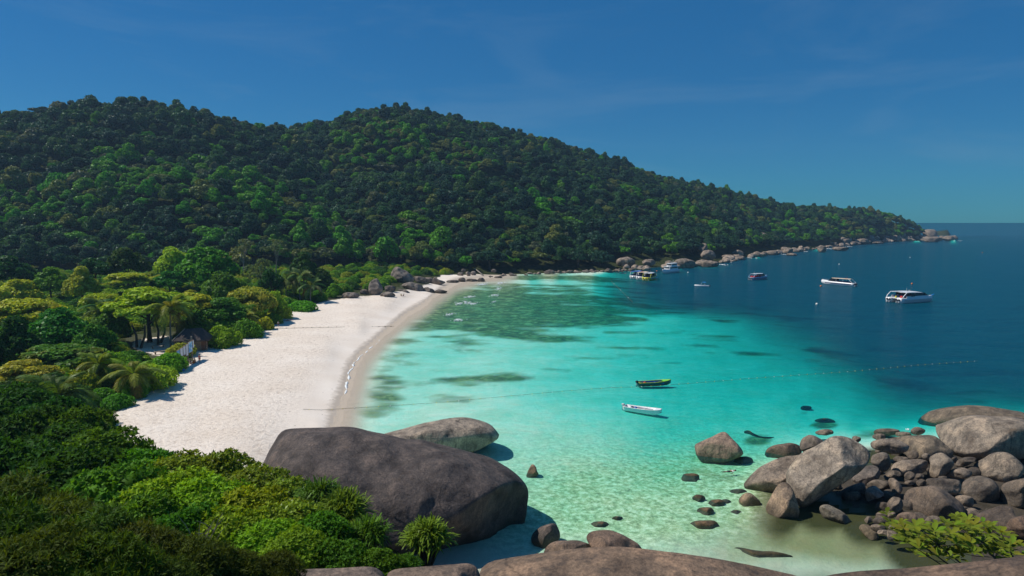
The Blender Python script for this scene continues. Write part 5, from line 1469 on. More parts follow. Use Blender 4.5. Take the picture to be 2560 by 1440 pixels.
def spiky(label, px, py, Y, R, heads, color, seed, name='pandanus', cat='pandanus', blades=70, ln=1.0, group=None):
    g = random.Random(seed); c0 = P(px, py, Y)
    t = empty(name, (c0.x, c0.y, c0.z - R)); tag(t, label, cat, group)
    b = MB(); st = MB()
    for hd in range(heads):
        if heads == 1: o = Vector((0, 0, R))
        else:
            a = 2.4 * hd; q = R * .62 * math.sqrt((hd + .2) / heads); o = Vector((q * math.cos(a), q * math.sin(a) * .8, R * (.75 + .75 * (1 - q / R) * g.uniform(.7, 1.1))))
        st.tube([(0, 0, -.2), (o.x * .5, o.y * .5, o.z * .5), tuple(o)], [.09, .07, .06], 6)
        for k in range(blades):
            a = g.uniform(0, 6.283); el = g.uniform(-.25, 1.35); L = R * ln * g.uniform(.55, .85)
            d = Vector((math.cos(a) * math.cos(el), math.sin(a) * math.cos(el), math.sin(el)))
            s = d.cross(Vector((0, 0, 1))); s = s.normalized() if s.length > .01 else Vector((1, 0, 0)); w = .028 * g.uniform(.7, 1.2) * min(R, 1.2)
            p1 = o + d * L * .45; p2 = o + d * L * .8 - Vector((0, 0, L * .08)); p3 = o + d * L - Vector((0, 0, L * .3 * g.uniform(.4, 1.4)))
            up = Vector((0, 0, w * .6))
            b.add([o - s * w * .7, o + s * w * .7, p1 + s * w + up, p1 - s * w + up, p2 + s * w * .75, p2 - s * w * .75, p3], [(0, 1, 2, 3), (3, 2, 4, 5), (5, 4, 6)])
    ob('blades', mesh('blades', b.V, b.F, M_BLADE), t, color=color)
    ob('stems', mesh('stems', st.V, st.F, M_BARK, True), t)
    return t


spiky('spiky pandanus bush at the foot of the huge dark boulder', 1068, 1352, 25.5, 1.12, 15, (0.15, 0.25, 0.025), 1, blades=85, ln=.85)
spiky('tuft of tall grass in front of the huge dark boulder, upper left one', 800, 1262, 29, 1.2, 12, (0.10, 0.19, 0.025), 2, name='grass_tuft', cat='grass tuft', blades=60, ln=1.1)
spiky('tuft of tall grass rising highest against the huge dark boulder', 862, 1285, 28, 1.25, 12, (0.13, 0.22, 0.025), 3, name='grass_tuft', cat='grass tuft', blades=60, ln=1.1)
spiky('tuft of tall grass lowest against the boulder, left of the spiky bush', 922, 1345, 25.5, .95, 10, (0.11, 0.20, 0.02), 4, name='grass_tuft', cat='grass tuft', blades=55, ln=1.1)
spiky('small grass tuft between the thicket and the grass lowest on the boulder', 850, 1350, 25, .8, 9, (0.10, 0.19, 0.02), 5, name='grass_tuft', cat='grass tuft', blades=50, ln=1.1)
spiky('small spiky plant growing low beside the pandanus bush', 1020, 1408, 23, .42, 5, (0.13, 0.22, 0.02), 6, blades=50, ln=1.0)

# leafy shrub in the bottom right corner: big leaves one by one
ml = MB(); ml.add([(0, 0, 0), (.35, .17, .05), (.72, .21, .04), (1, 0, -.06), (.72, -.21, .04), (.35, -.17, .05), (.36, 0, 0), (.72, 0, -.02)], [(0, 1, 6), (1, 2, 7, 6), (2, 3, 7), (0, 6, 5), (6, 7, 4, 5), (7, 3, 4)])
LEAF = mesh('leaf', ml.V, ml.F, M_LEAF_NEAR, True)
g = random.Random(9)
root = P(2660, 1560, 20)
sh = empty('sapling', root); tag(sh, 'sapling with big yellow green leaves in whorls in the bottom right corner', 'sapling')
tips = [(1345, 1035), (1395, 1030), (1440, 1065), (1410, 1140), (1530, 1050), (1580, 1045), (1500, 1110), (1470, 1180), (1560, 1130), (1600, 1165), (1680, 1090), (1740, 1110), (1660, 1160), (1700, 1200), (1640, 1230), (1560, 1220), (1830, 1040), (1800, 1110), (1880, 1050), (1940, 1000),
        (1990, 1040), (2060, 1020), (2110, 1050), (2160, 1075), (2200, 1100), (2100, 1110), (2030, 1110), (1950, 1100), (1900, 1150), (1850, 1190), (1960, 1180), (2050, 1170), (2140, 1150), (2240, 1170), (2290, 1190), (2180, 1210), (2080, 1240), (1980, 1250), (1880, 1260), (1780, 1250), (1700, 1270), (2200, 1270), (2300, 1270), (1800, 1300), (1620, 1290), (2380, 1210), (2420, 1280)]
br = MB()
Q = [P(1800 + zx / 3.13, 980 + zy / 3.13, g.uniform(18.2, 21.5)) - root for zx, zy in tips]
mains = []
for k in (0, 4, 7, 12, 19, 24, 31, 39):
    q = Q[k]; mid = q * .5 + Vector((0, .2, -.35)); mains.append([Vector((0, 0, -.3)) + (mid - Vector((0, 0, -.3))) * s for s in (0, .5, 1)] + [mid.lerp(q, s) for s in (.35, .7, 1)])
    br.tube(mains[-1], [.05, .04, .03, .022, .016, .008], 6)
for q in Q:
    pts_ = [p for m_ in mains for p in m_[1:]]
    n_ = min(pts_, key=lambda p: (p - q).length + (0.4 if p.x < q.x else 0))
    br.tube([tuple(n_), tuple(n_.lerp(q, .5) - Vector((0, 0, .04))), tuple(q)], [.012, .01, .006], 5)
for q in Q:
    ax = Vector((g.uniform(-.5, .3), g.uniform(-.5, .2), 1)).normalized()
    a0 = g.uniform(0, 6.28)
    for k in range(6):
        a = a0 + k * 6.283 / 6 + g.uniform(-.25, .25); sc = g.uniform(.22, .36)
        o = ob('leaf', LEAF, sh, loc=q, scale=(sc, sc, sc), color=tuple(v * g.uniform(.8, 1.2) for v in (0.16, 0.20, 0.02)))
        o.rotation_euler = (Euler((ax.y * -.8, ax.x * .8, 0)).to_matrix() @ Euler((0, -g.uniform(.1, .6), a)).to_matrix()).to_euler()
br.build('branches', M_BARK, sh, True)
mb_ = MB(); lv = np.array(ml.V)
for k in range(95):
    q = g.choice(Q).lerp(g.choice(Q), g.uniform(0, .45)) + Vector((g.uniform(-.2, .3), g.uniform(-.3, .9), g.uniform(-.35, .02)))
    a0 = g.uniform(0, 6.28)
    for j in range(6):
        s_ = g.uniform(.2, .34); M = Euler((g.uniform(-.5, .3), -g.uniform(0, .5), a0 + j * 1.047)).to_matrix()
        mb_.add([q + M @ (Vector(v) * s_) for v in ml.V], ml.F)
tag(ob('leaf_mass', mesh('leaf_mass', mb_.V, mb_.F, M_LEAF_NEAR, True), sh, color=(0.13, 0.18, 0.02)), kind='stuff')

# ------------------------------------------------------------------ boats
def hull_mesh(L, B, H, draft=.35, bow=2.2, rise=.45, n=16, open_=True, stern_w=.86, floor=None, flare=.8, bluff=0.0):
    """lofted hull along +X, stern at -L/2; waterline at z = 0"""
    V = []; Fc = []; k = 7 if not open_ else 13
    for i in range(n + 1):
        t = i / n; x = -L / 2 + L * t
        w = B / 2 * (stern_w + (1 - stern_w) * min(t * 2.5, 1)) * max(1 - max(0, (t - .45) / .55) ** bow * (1 - bluff), .015)
        zs = H * (1 + rise * t ** 2.5); kz = -draft * (1 - max(0, (t - .6) / .4) ** 2 * 1.0) + (zs * .55 * max(0, (t - .85) / .15) ** 2)
        ch = kz * .45 + .06
        ring = [(-w, zs), (-w * flare ** .5, zs * .5), (-w * flare, ch), (0, kz), (w * flare, ch), (w * flare ** .5, zs * .5), (w, zs)]
        if open_:
            fl = floor if floor is not None else H * .25
            g = min(.09, w * .3); wi = max(w - g, .005); zf = fl + max(0, t - .7) * (zs - fl) * .9
            ring += [(wi, zs + .01), (wi * .85, zf), (0, zf), (-wi * .85, zf), (-wi, zs + .01), (-w, zs)]
            ring = ring[:12] + [(-w, zs + .002)]
        V += [(x, y, z) for y, z in ring]
    m = len(V) // (n + 1)
    for i in range(n):
        for j in range(m - 1):
            Fc.append((i * m + j, (i + 1) * m + j, (i + 1) * m + j + 1, i * m + j + 1))
    if open_:
        Fc.append(tuple(range(0, 7))[::1]); Fc.append((0 * m + 6, 7, 8, 9, 10, 11, 0))
    else:
        for i in range(n): Fc.append((i * m, i * m + m - 1, (i + 1) * m + m - 1, (i + 1) * m))
        Fc.append(tuple(range(m)))
    Fc.append(tuple(n * m + j for j in range(7 if open_ else m))[::-1])
    me = mesh('hull', V, Fc)
    bm = bmesh.new(); bm.from_mesh(me); bmesh.ops.recalc_face_normals(bm, faces=bm.faces); bm.to_mesh(me); bm.free()
    return me


def mob(name, me, mat, parent, smooth=True, **kw):
    me.materials.clear(); me.materials.append(mat)
    if smooth: me.polygons.foreach_set('use_smooth', np.ones(len(me.polygons), bool))
    return ob(name, me, parent, **kw)


def outboard(parent, x, y, z, s=1.0, mat=None):
    b = MB(); b.ball((x - .25 * s, y, z + .26 * s), (.30 * s, .17 * s, .22 * s), 8, 6).box((x - .2 * s, y, z + .1 * s), (.3 * s, .24 * s, .2 * s))
    o = b.build('outboard_motor', mat or M_BLACK, parent, True)
    c = MB(); c.box((x - .28 * s, y, z - .15 * s), (.2 * s, .12 * s, .9 * s)).box((x - .3 * s, y, z - .45 * s), (.5 * s, .2 * s, .04 * s)); c.build('motor_leg', M_GREY, o)


def loft_roof(x0, x1, w, z, th=.12, crown=.18, taper=.9, front_drop=.0, n=10):
    V = []; Fc = []
    for i in range(n + 1):
        t = i / n; x = x0 + (x1 - x0) * t; ww = w / 2 * (1 - (1 - taper) * t) * min(1, .55 + 4 * t, .5 + 4 * (1 - t)); zz = z - front_drop * t ** 3
        for q in (-1, -.6, 0, .6, 1): V.append((x, q * ww, zz + crown * (1 - q * q)))
        for q in (1, .6, 0, -.6, -1): V.append((x, q * ww, zz - th + crown * .8 * (1 - q * q)))
    for i in range(n):
        for j in range(10): Fc.append((i * 10 + j, i * 10 + (j + 1) % 10, (i + 1) * 10 + (j + 1) % 10, (i + 1) * 10 + j))
    Fc.append(tuple(range(10))); Fc.append(tuple(n * 10 + j for j in range(10))[::-1])
    return mesh('roof', V, Fc, None, True)


def place(name, label, cat, stern, bow, group=None, z=0.0):
    a = gp(*stern); c = gp(*bow); v = c - a
    t = empty(name, ((a.x + c.x) / 2, (a.y + c.y) / 2, z), math.atan2(v.y, v.x))
    tag(t, label, cat, group)
    return t, v.length


def skiff(label, stern, bow, hull_m, in_m, trim_m, bow_m, deckbow=True, bluff=0.0, motor=None, bow_pow=2.2, stuffs=()):
    t, L = place('skiff', label, 'boat', stern, bow, 'open skiffs moored in the bay')
    B = L * .27; H = L * .085
    mob('hull', hull_mesh(L, B, H, .28, bow_pow, .55, open_=True, bluff=bluff, floor=H * .2), hull_m, t)
    # lining, gunwale rail, thwarts
    b = MB(); g = MB(); n = 14
    lp = []; rp = []
    for i in range(n + 1):
        q = i / n; x = -L / 2 + L * q
        w = B / 2 * (.86 + .14 * min(q * 2.5, 1)) * max(1 - max(0, (q - .45) / .55) ** bow_pow * (1 - bluff), .02)
        zs = H * (1 + .55 * q ** 2.5) + .03
        lp.append((x, -w, zs)); rp.append((x, w, zs))
    g.tube(lp, .05, 6).tube(rp, .05, 6).tube([lp[0], rp[0]], .05, 6)
    if bluff: g.tube([lp[-1], rp[-1]], .06, 6)
    g.build('gunwale', trim_m, t, True)
    for x in (-.28, .02): b.box((L * x, 0, H * .72), (L * .045, B * .86, .05))
    b.build('thwart', in_m, t)
    li = MB(); li.box((-L * .06, 0, H * .3), (L * .7, B * .62, .04)); li.build('floor', in_m, t)
    for s in (-1, 1):
        w_ = MB(); w_.box((-L * .08, s * B * .385, H * .66), (L * .66, .03, H * .62)); w_.build('inner_side', in_m, t)
    if deckbow:
        V = []; q0 = .74 if not bluff else .86
        for i in range(7):
            q = q0 + (1 - q0) * i / 6; x = -L / 2 + L * q; w = B / 2 * max(1 - max(0, (q - .45) / .55) ** bow_pow * (1 - bluff), .02); zs = H * (1 + .55 * q ** 2.5) + .055
            V += [(x, -w, zs), (x, 0, zs + .04), (x, w, zs)]
        Fc = [(i * 3 + j, i * 3 + 3 + j, i * 3 + 4 + j, i * 3 + 1 + j) for i in range(6) for j in (0, 1)] + [(0, 1, 2)]
        V2 = [(x, y, z - .07) for x, y, z in V]; k = len(V)
        Fc += [tuple(i + k for i in f)[::-1] for f in Fc] + [(0, k, k + 1, 1), (1, k + 1, k + 2, 2)]
        ob('bow_deck', mesh('bow_deck', V + V2, Fc, bow_m), t)
    outboard(t, -L / 2 - .02, 0, H * .75, .9 * L / 5.3, motor)
    for nm, x, y, sz, m_ in stuffs:
        q = MB(); q.ball((L * x, B * y, H * .75), sz, 8, 6)
        q.build(nm, m_, t, True)
    return t


skiff('dark green skiff with a lime green bow and blue inside moored on the float line', (1596, 963), (1677, 960), M_TEAL, M_BLUE, M_YELL, M_LIME, True, 0, None, 2.6, (('fuel_tank', -.3, .05, (.32, .2, .2), M_RED),))
skiff('white blunt bowed open skiff nearest the camera in the turquoise water', (1562, 1022), (1652, 1037), M_WHITE, M_GREY, M_WHITE, M_WHITE, True, .5, M_GREY, 3.2, (('seat_cushion', -.29, 0, (.28, .35, .22), M_NAVY), ('ice_box', -.2, .05, (.25, .28, .22), M_BLUE)))


def speedboat(label, stern, bow, hull_m, roof_m, trim_m, beam=.25, motors=3, bowspit=True, group='speedboats moored in the bay', interior=M_NAVY, stripe=None, hfac=1.0, z=0):
    t, L = place('speedboat', label, 'boat', stern, bow, group, z)
    B = L * beam; H = L * .085 * hfac
    mob('hull', hull_mesh(L, B, H, .4, 2.4, .5, open_=False), hull_m, t)
    s = MB()
    for sg in (-1, 1):
        s.box((-L * .06, sg * (B * .475 + .02), H * .62), (L * .78, .05, H * .22))
    s.build('stripe', stripe or trim_m, t)
    # cockpit well, seats
    w = MB(); w.box((-L * .14, 0, H * 1.02 + .03), (L * .56, B * .74, .08)); w.build('cockpit_floor', interior, t)
    st = MB()
    for x in np.linspace(-.36, .06, 5): st.box((L * x, -B * .25, H + .35), (.5, B * .28, .5)).box((L * x, B * .25, H + .35), (.5, B * .28, .5))
    st.build('seats', interior, t)
    zr = H + L * .105 * hfac
    mob('roof', loft_roof(-L * .40, L * .17, B * .92, zr, .1, .14, .86, .1), roof_m, t)
    p = MB()
    for sg in (-1, 1):
        p.tube([(-L * .47, sg * B * .42, H), (-L * .44, sg * B * .42, H + .5), (-L * .36, sg * B * .40, zr)], .09, 6)
        for x in (-.2, .0): p.tube([(L * x, sg * B * .42, H), (L * x, sg * B * .39, zr)], .05, 6)
    p.build('roof_posts', hull_m if roof_m is not M_TAN else M_WHITE, t)
    ws = MB(); ws.add([(L * .25, -B * .36, H * 1.1), (L * .25, B * .36, H * 1.1), (L * .15, B * .38, zr - .08), (L * .15, -B * .38, zr - .08), (L * .255, -B * .36, H * 1.1), (L * .255, B * .36, H * 1.1), (L * .155, B * .38, zr - .08), (L * .155, -B * .38, zr - .08)], [(0, 1, 2, 3), (7, 6, 5, 4), (0, 4, 5, 1), (2, 6, 7, 3)])
    ws.build('windscreen', M_GLASS, t)
    for sg in (-1, 1):
        sw = MB(); sw.add([(L * .24, sg * B * .38, H * 1.1), (L * .02, sg * B * .43, H * 1.1), (L * .02, sg * B * .40, zr - .1), (L * .15, sg * B * .385, zr - .1)], [(0, 1, 2, 3)]); sw.build('side_window', M_GLASS, t)
    fd = MB(); fd.box((L * .33, 0, H * 1.2 + .05), (L * .14, B * .38, .12)); fd.build('foredeck_hatch', M_WHITE if hull_m is not M_WHITE else M_GREY, t)
    if bowspit:
        bp = MB(); bp.box((L * .51, 0, H * 1.46), (L * .10, .45, .09)); bp.build('bow_platform', trim_m, t)
    r = MB()
    for sg in (-1, 1): r.tube([(L * .22, sg * B * .42, H * 1.15), (L * .25, sg * B * .42, H * 1.15 + .45), (L * .40, sg * B * .22, H * 1.35 + .4), (L * .48, 0, H * 1.5 + .4)], .03, 5)
    r.build('bow_rail', M_STEEL, t)
    an = MB(); an.tube([(-L * .26, 0, zr + .1), (-L * .27, 0, zr + 1.3)], .03, 5).box((-L * .24, 0, zr + .2), (.4, B * .3, .1)); an.build('antenna', M_RED if roof_m is M_TAN else M_GREY, t)
    for k in range(motors): outboard(t, -L / 2, (k - (motors - 1) / 2) * B * .26, H * .55, 1.3)
    return t


speedboat('long white speedboat with a cream roof and bow pointing left', (2137, 716), (2053, 709), M_WHITE, M_TAN, M_NAVY, .2)
speedboat('white topped speedboat with red seats, hull coloured as a reflection, alone right of the runabout', (1876, 700), (1918, 697), M_BLUEREFL, M_WHITE, M_NAVY, .27, interior=M_RED, hfac=1.2)
RB = [('blue roofed speedboat, first of the three rafted together', (1584, 698), (1605, 692), M_WHITE, M_BLUE, M_NAVY), ('tan roofed speedboat in the middle of the three rafted together', (1600, 700), (1621, 694), M_WHITE, M_TAN, M_NAVY), ('white roofed speedboat with a yellow and green hull, right one of the rafted three', (1615, 702), (1637, 696), M_YELL, M_WHITE, M_BLUE)]
for lb, s_, b_, h_, r_, tr_ in RB: speedboat(lb, s_, b_, h_, r_, tr_, .30, 3, False, 'three speedboats rafted side by side', hfac=1.15)


def catamaran(label, stern, bow):
    t, L = place('catamaran', label, 'boat', stern, bow); L *= .88
    B = L * .40; H = L * .10
    for sg in (-1, 1):
        h = mob('hull', hull_mesh(L, B * .36, H, .4, 2.6, .35, open_=False), M_WHITE, t, loc=(0, sg * B * .32, 0))
        st = MB(); st.box((-L * .02, sg * B * .506, H * .6), (L * .8, .04, H * .3)); st.build('stripe', M_GREY, t)
        tip = MB(); tip.tube([(L * .46, sg * B * .32, H * 1.25), (L * .54, sg * B * .32, H * 1.55)], [.22, .08], 6); tip.build('bow_tip', M_SKYB, t)
    d = MB(); d.box((-L * .03, 0, H * .95), (L * .86, B * .7, .25)); d.build('deck', M_WHITE, t)
    zr = H + L * .12
    mob('roof', loft_roof(-L * .42, L * .26, B * 1.0, zr, .12, .25, .8, .7), M_WHITE, t)
    for sg in (-1, 1):
        w = MB(); w.add([(L * .30, sg * B * .40, H * 1.3), (-L * .22, sg * B * .46, H * 1.3), (-L * .2, sg * B * .455, zr - .25), (L * .1, sg * B * .43, zr - .3)], [(0, 1, 2, 3)]); w.build('side_window', M_GLASS, t)
        c = MB(); c.box((-L * .02, sg * B * .44, H * 1.15), (L * .66, .08, H * .5)); c.build('coaming', M_WHITE, t)
        q = MB(); q.tube([(-L * .5, sg * B * .46, H * .7), (-L * .45, sg * B * .47, H + .8), (-L * .36, sg * B * .46, zr - .05)], .14, 6); q.build('roof_strut', M_WHITE, t, True)
        outboard(t, -L * .5, sg * B * .34, H * .5, 1.4); outboard(t, -L * .5, sg * B * .2, H * .5, 1.4)
    s = MB()
    for x in np.linspace(-.3, .08, 4): s.box((L * x, -B * .22, H + .5), (.6, B * .3, .6)).box((L * x, B * .22, H + .5), (.6, B * .3, .6))
    s.build('seats', M_NAVY, t)
    r = MB(); r.box((-L * .36, -B * .2, H + .4), (.9, .9, .6)); r.build('red_gear', M_RED, t)
    y = MB(); y.box((-L * .43, 0.1, H + .2), (.5, .4, .9)); y.build('ladder', M_YELL, t)
    ws = MB(); ws.add([(L * .36, -B * .34, H * 1.25), (L * .36, B * .34, H * 1.25), (L * .2, B * .40, zr - .35), (L * .2, -B * .40, zr - .35)], [(0, 1, 2, 3)]); ws.build('windscreen', M_GLASS, t)
    m = MB(); m.tube([(-L * .1, .4, zr + .2), (-L * .1, .4, zr + 1.2)], .05, 5).box((-L * .16, -.6, zr + .28), (.7, .5, .1)).box((0, .5, zr + .28), (.7, .5, .1)); m.build('roof_fittings', M_GREY, t)


catamaran('wide white catamaran with a curved roof, rightmost boat in the bay', (2228, 757), (2322, 751))

t, L = place('motor_yacht', 'white two decked motor yacht close to the rocks of the headland', 'boat', (1692, 680), (1656, 684))
B = L * .28; H = L * .11
mob('hull', hull_mesh(L, B, H, .5, 2.3, .4, open_=False), M_WHITE, t)
for nm, x, lx, w, z0, z1, m_ in (('lower_cabin', -.08, .56, .8, 1.0, 1.95, M_WHITE), ('upper_cabin', -.14, .38, .68, 2.05, 2.85, M_WHITE)):
    q = MB(); q.box((L * x, 0, H * (z0 + z1) / 2), (L * lx, B * w, H * (z1 - z0))); c_ = q.build(nm, m_, t)
    wb = MB()
    for sg in (-1, 1): wb.box((L * x, sg * B * (w / 2 + .004), H * (z0 * .35 + z1 * .65)), (L * lx * .86, .03, H * (z1 - z0) * .42))
    wb.box((L * (x + lx / 2) + .01, 0, H * (z0 * .35 + z1 * .65)), (.03, B * w * .86, H * (z1 - z0) * .42)); wb.build('window_band', M_GLASS, c_)
mob('roof', loft_roof(-L * .38, L * .12, B * .86, H * 2.95, .12, .12, .9), M_WHITE, t)
q = MB(); q.box((-L * .12, 0, H * 2.0), (L * .66, B * .92, .1)); q.build('upper_deck', M_WHITE, t)
q = MB(); q.box((-L * .44, 0, H * .6), (L * .14, B * .8, .12)); q.build('swim_platform', M_GREY, t)
q = MB(); q.box((-L * .3, 0, H * 2.45), (L * .08, B * .6, .5)); q.build('purple_cushions', M_NAVY, t)
q = MB(); q.tube([(-L * .2, 0, H * 3), (-L * .24, 0, H * 4)], .07, 5).box((-L * .2, 0, H * 3.25), (.2, B * .5, .15)); q.build('mast', M_GREY, t)

t, L = place('runabout', 'small white runabout with a raked windscreen, left of the lone speedboat', 'boat', (1773, 717), (1736, 716))
B = L * .3; H = L * .10
mob('hull', hull_mesh(L, B, H, .3, 2.2, .3, open_=False), M_WHITE, t)
q = MB(); q.box((-L * .16, 0, H * 1.0 + .03), (L * .42, B * .7, .08)); q.build('cockpit_floor', M_GREY, t)
q = MB(); q.add([(L * .16, -B * .34, H * 1.1), (L * .16, B * .34, H * 1.1), (L * .05, B * .36, H * 1.1 + .75), (L * .05, -B * .36, H * 1.1 + .75)], [(0, 1, 2, 3)]); q.build('windscreen', M_GLASS, t)
q = MB(); q.tube([(L * .06, -B * .38, H), (L * .02, -B * .38, H + 1.0), (L * .02, B * .38, H + 1.0), (L * .06, B * .38, H)], .07, 6); q.build('roll_bar', M_WHITE, t)
q = MB(); q.box((-L * .2, 0, H + .3), (L * .1, B * .6, .45)); q.build('seat', M_GREY, t)
mob('bimini', loft_roof(-L * .28, -L * .04, B * .7, H + 1.35, .05, .1), M_SKYB, t)
q = MB(); [q.tube([(-L * .16, sg * B * .34, H), (-L * .16, sg * B * .32, H + 1.35)], .03, 5) for sg in (-1, 1)]; q.build('bimini_frame', M_STEEL, t)
outboard(t, -L / 2, 0, H * .5, 1.0)

# ---- float lines and mooring buoys
M_BUOY = plain('yellow_float', (0.75, 0.62, 0.10), 0.5); M_BUOYW = plain('white_float', (0.8, 0.78, 0.7), 0.5)
def float_line(name, label, pts, nf, r, mats, zoff=0.05, rope=.035, start=0.0):
    W = []
    for px, py in pts:
        p = ground_pt(px, py); W.append(Vector((p.x, p.y, max(p.z, 0) + zoff)))
    seg = [(W[i + 1] - W[i]).length for i in range(len(W) - 1)]; tot = sum(seg)
    def at(s):
        for i, l in enumerate(seg):
            if s <= l or i == len(seg) - 1: return W[i].lerp(W[i + 1], min(s / l, 1))
            s -= l
    t = empty(name, W[0]); tag(t, label, 'float line')
    b = MB(); b.tube([at(tot * i / 60) - W[0] for i in range(61)], rope, 5); b.build('rope', M_ROPE, t)
    q = MB(); q.ball((0, 0, 0), (r, r * .8, r * .8), 8, 6); ms = [mesh('float', q.V, q.F, m, True) for m in mats]
    for k in range(nf):
        p = at(tot * (start + (1 - start) * (k + .5) / nf)); ob('float', ms[k % len(ms)], t, loc=p - W[0], rot=(0, 0, k))
float_line('float_line', 'long rope with yellow and white floats across the swimming area from sand to deep water', [(758, 1024), (810, 1026), (860, 1022), (960, 1016), (1100, 1007), (1280, 990), (1450, 975), (1540, 969), (1600, 968), (1700, 961), (1900, 945), (2130, 929), (2300, 913), (2445, 903)], 74, .085, [M_BUOY, M_BUOYW, M_BUOY], rope=.022)
float_line('float_line', 'dark rope with small floats lying across the far beach to the water', [(682, 822), (760, 820), (850, 818), (950, 817), (985, 816)], 16, .16, [M_ROPE, M_BROWN])
float_line('float_line', 'thin pale mooring rope under water near the rafted boats', [(1528, 703), (1556, 730), (1582, 756)], 3, .2, [M_BUOYW], rope=.05)
q = MB(); q.ball((0, 0, .1), .38, 10, 7); BUOY = mesh('buoy', q.V, q.F, M_ORANGE, True); q2 = MB(); q2.ball((0, 0, .1), .38, 10, 7); BUOYW = mesh('buoy', q2.V, q2.F, M_BUOYW, True)
for lb, px, py, m_ in (('pinkish mooring buoy by the bow of the long white speedboat', 2052, 716, BUOY), ('orange mooring buoy above the catamaran', 2280, 710, BUOY), ('white mooring buoy far out near the headland boulders', 2098, 661, BUOYW), ('small white buoy left below the long speedboat', 2042, 761, BUOYW),
                       ('white buoy between the yacht and the lone speedboat', 1720, 682, BUOYW), ('little orange buoy beside the motor yacht', 1642, 678, BUOY), ('lone pale buoy in the deep water below the headland', 2275, 644, BUOYW), ('orange buoy near the right edge of the open water', 2456, 632, BUOY)):
    o = ob('mooring_buoy', m_, None, loc=gp(px, py)); o.scale = (1.1,) * 3; tag(o, lb, 'buoy')

# ---- people
def skinned(name, verts, edges, radii, mat, parent, levels=1):
    me = bpy.data.meshes.new(name); me.from_pydata(verts, edges, []); o = bpy.data.objects.new(name, me); COL.objects.link(o)
    md = o.modifiers.new('skin', 'SKIN'); sv = me.skin_vertices[0].data
    for i, r in enumerate(radii): sv[i].radius = (r, r)
    sv[0].use_root = True
    s = o.modifiers.new('sub', 'SUBSURF'); s.levels = levels; s.render_levels = levels
    dg = bpy.context.evaluated_depsgraph_get(); m2 = bpy.data.meshes.new_from_object(o.evaluated_get(dg))
    bpy.data.objects.remove(o); bpy.data.meshes.remove(me)
    m2.materials.clear(); m2.materials.append(mat); m2.polygons.foreach_set('use_smooth', np.ones(len(m2.polygons), bool))
    return m2


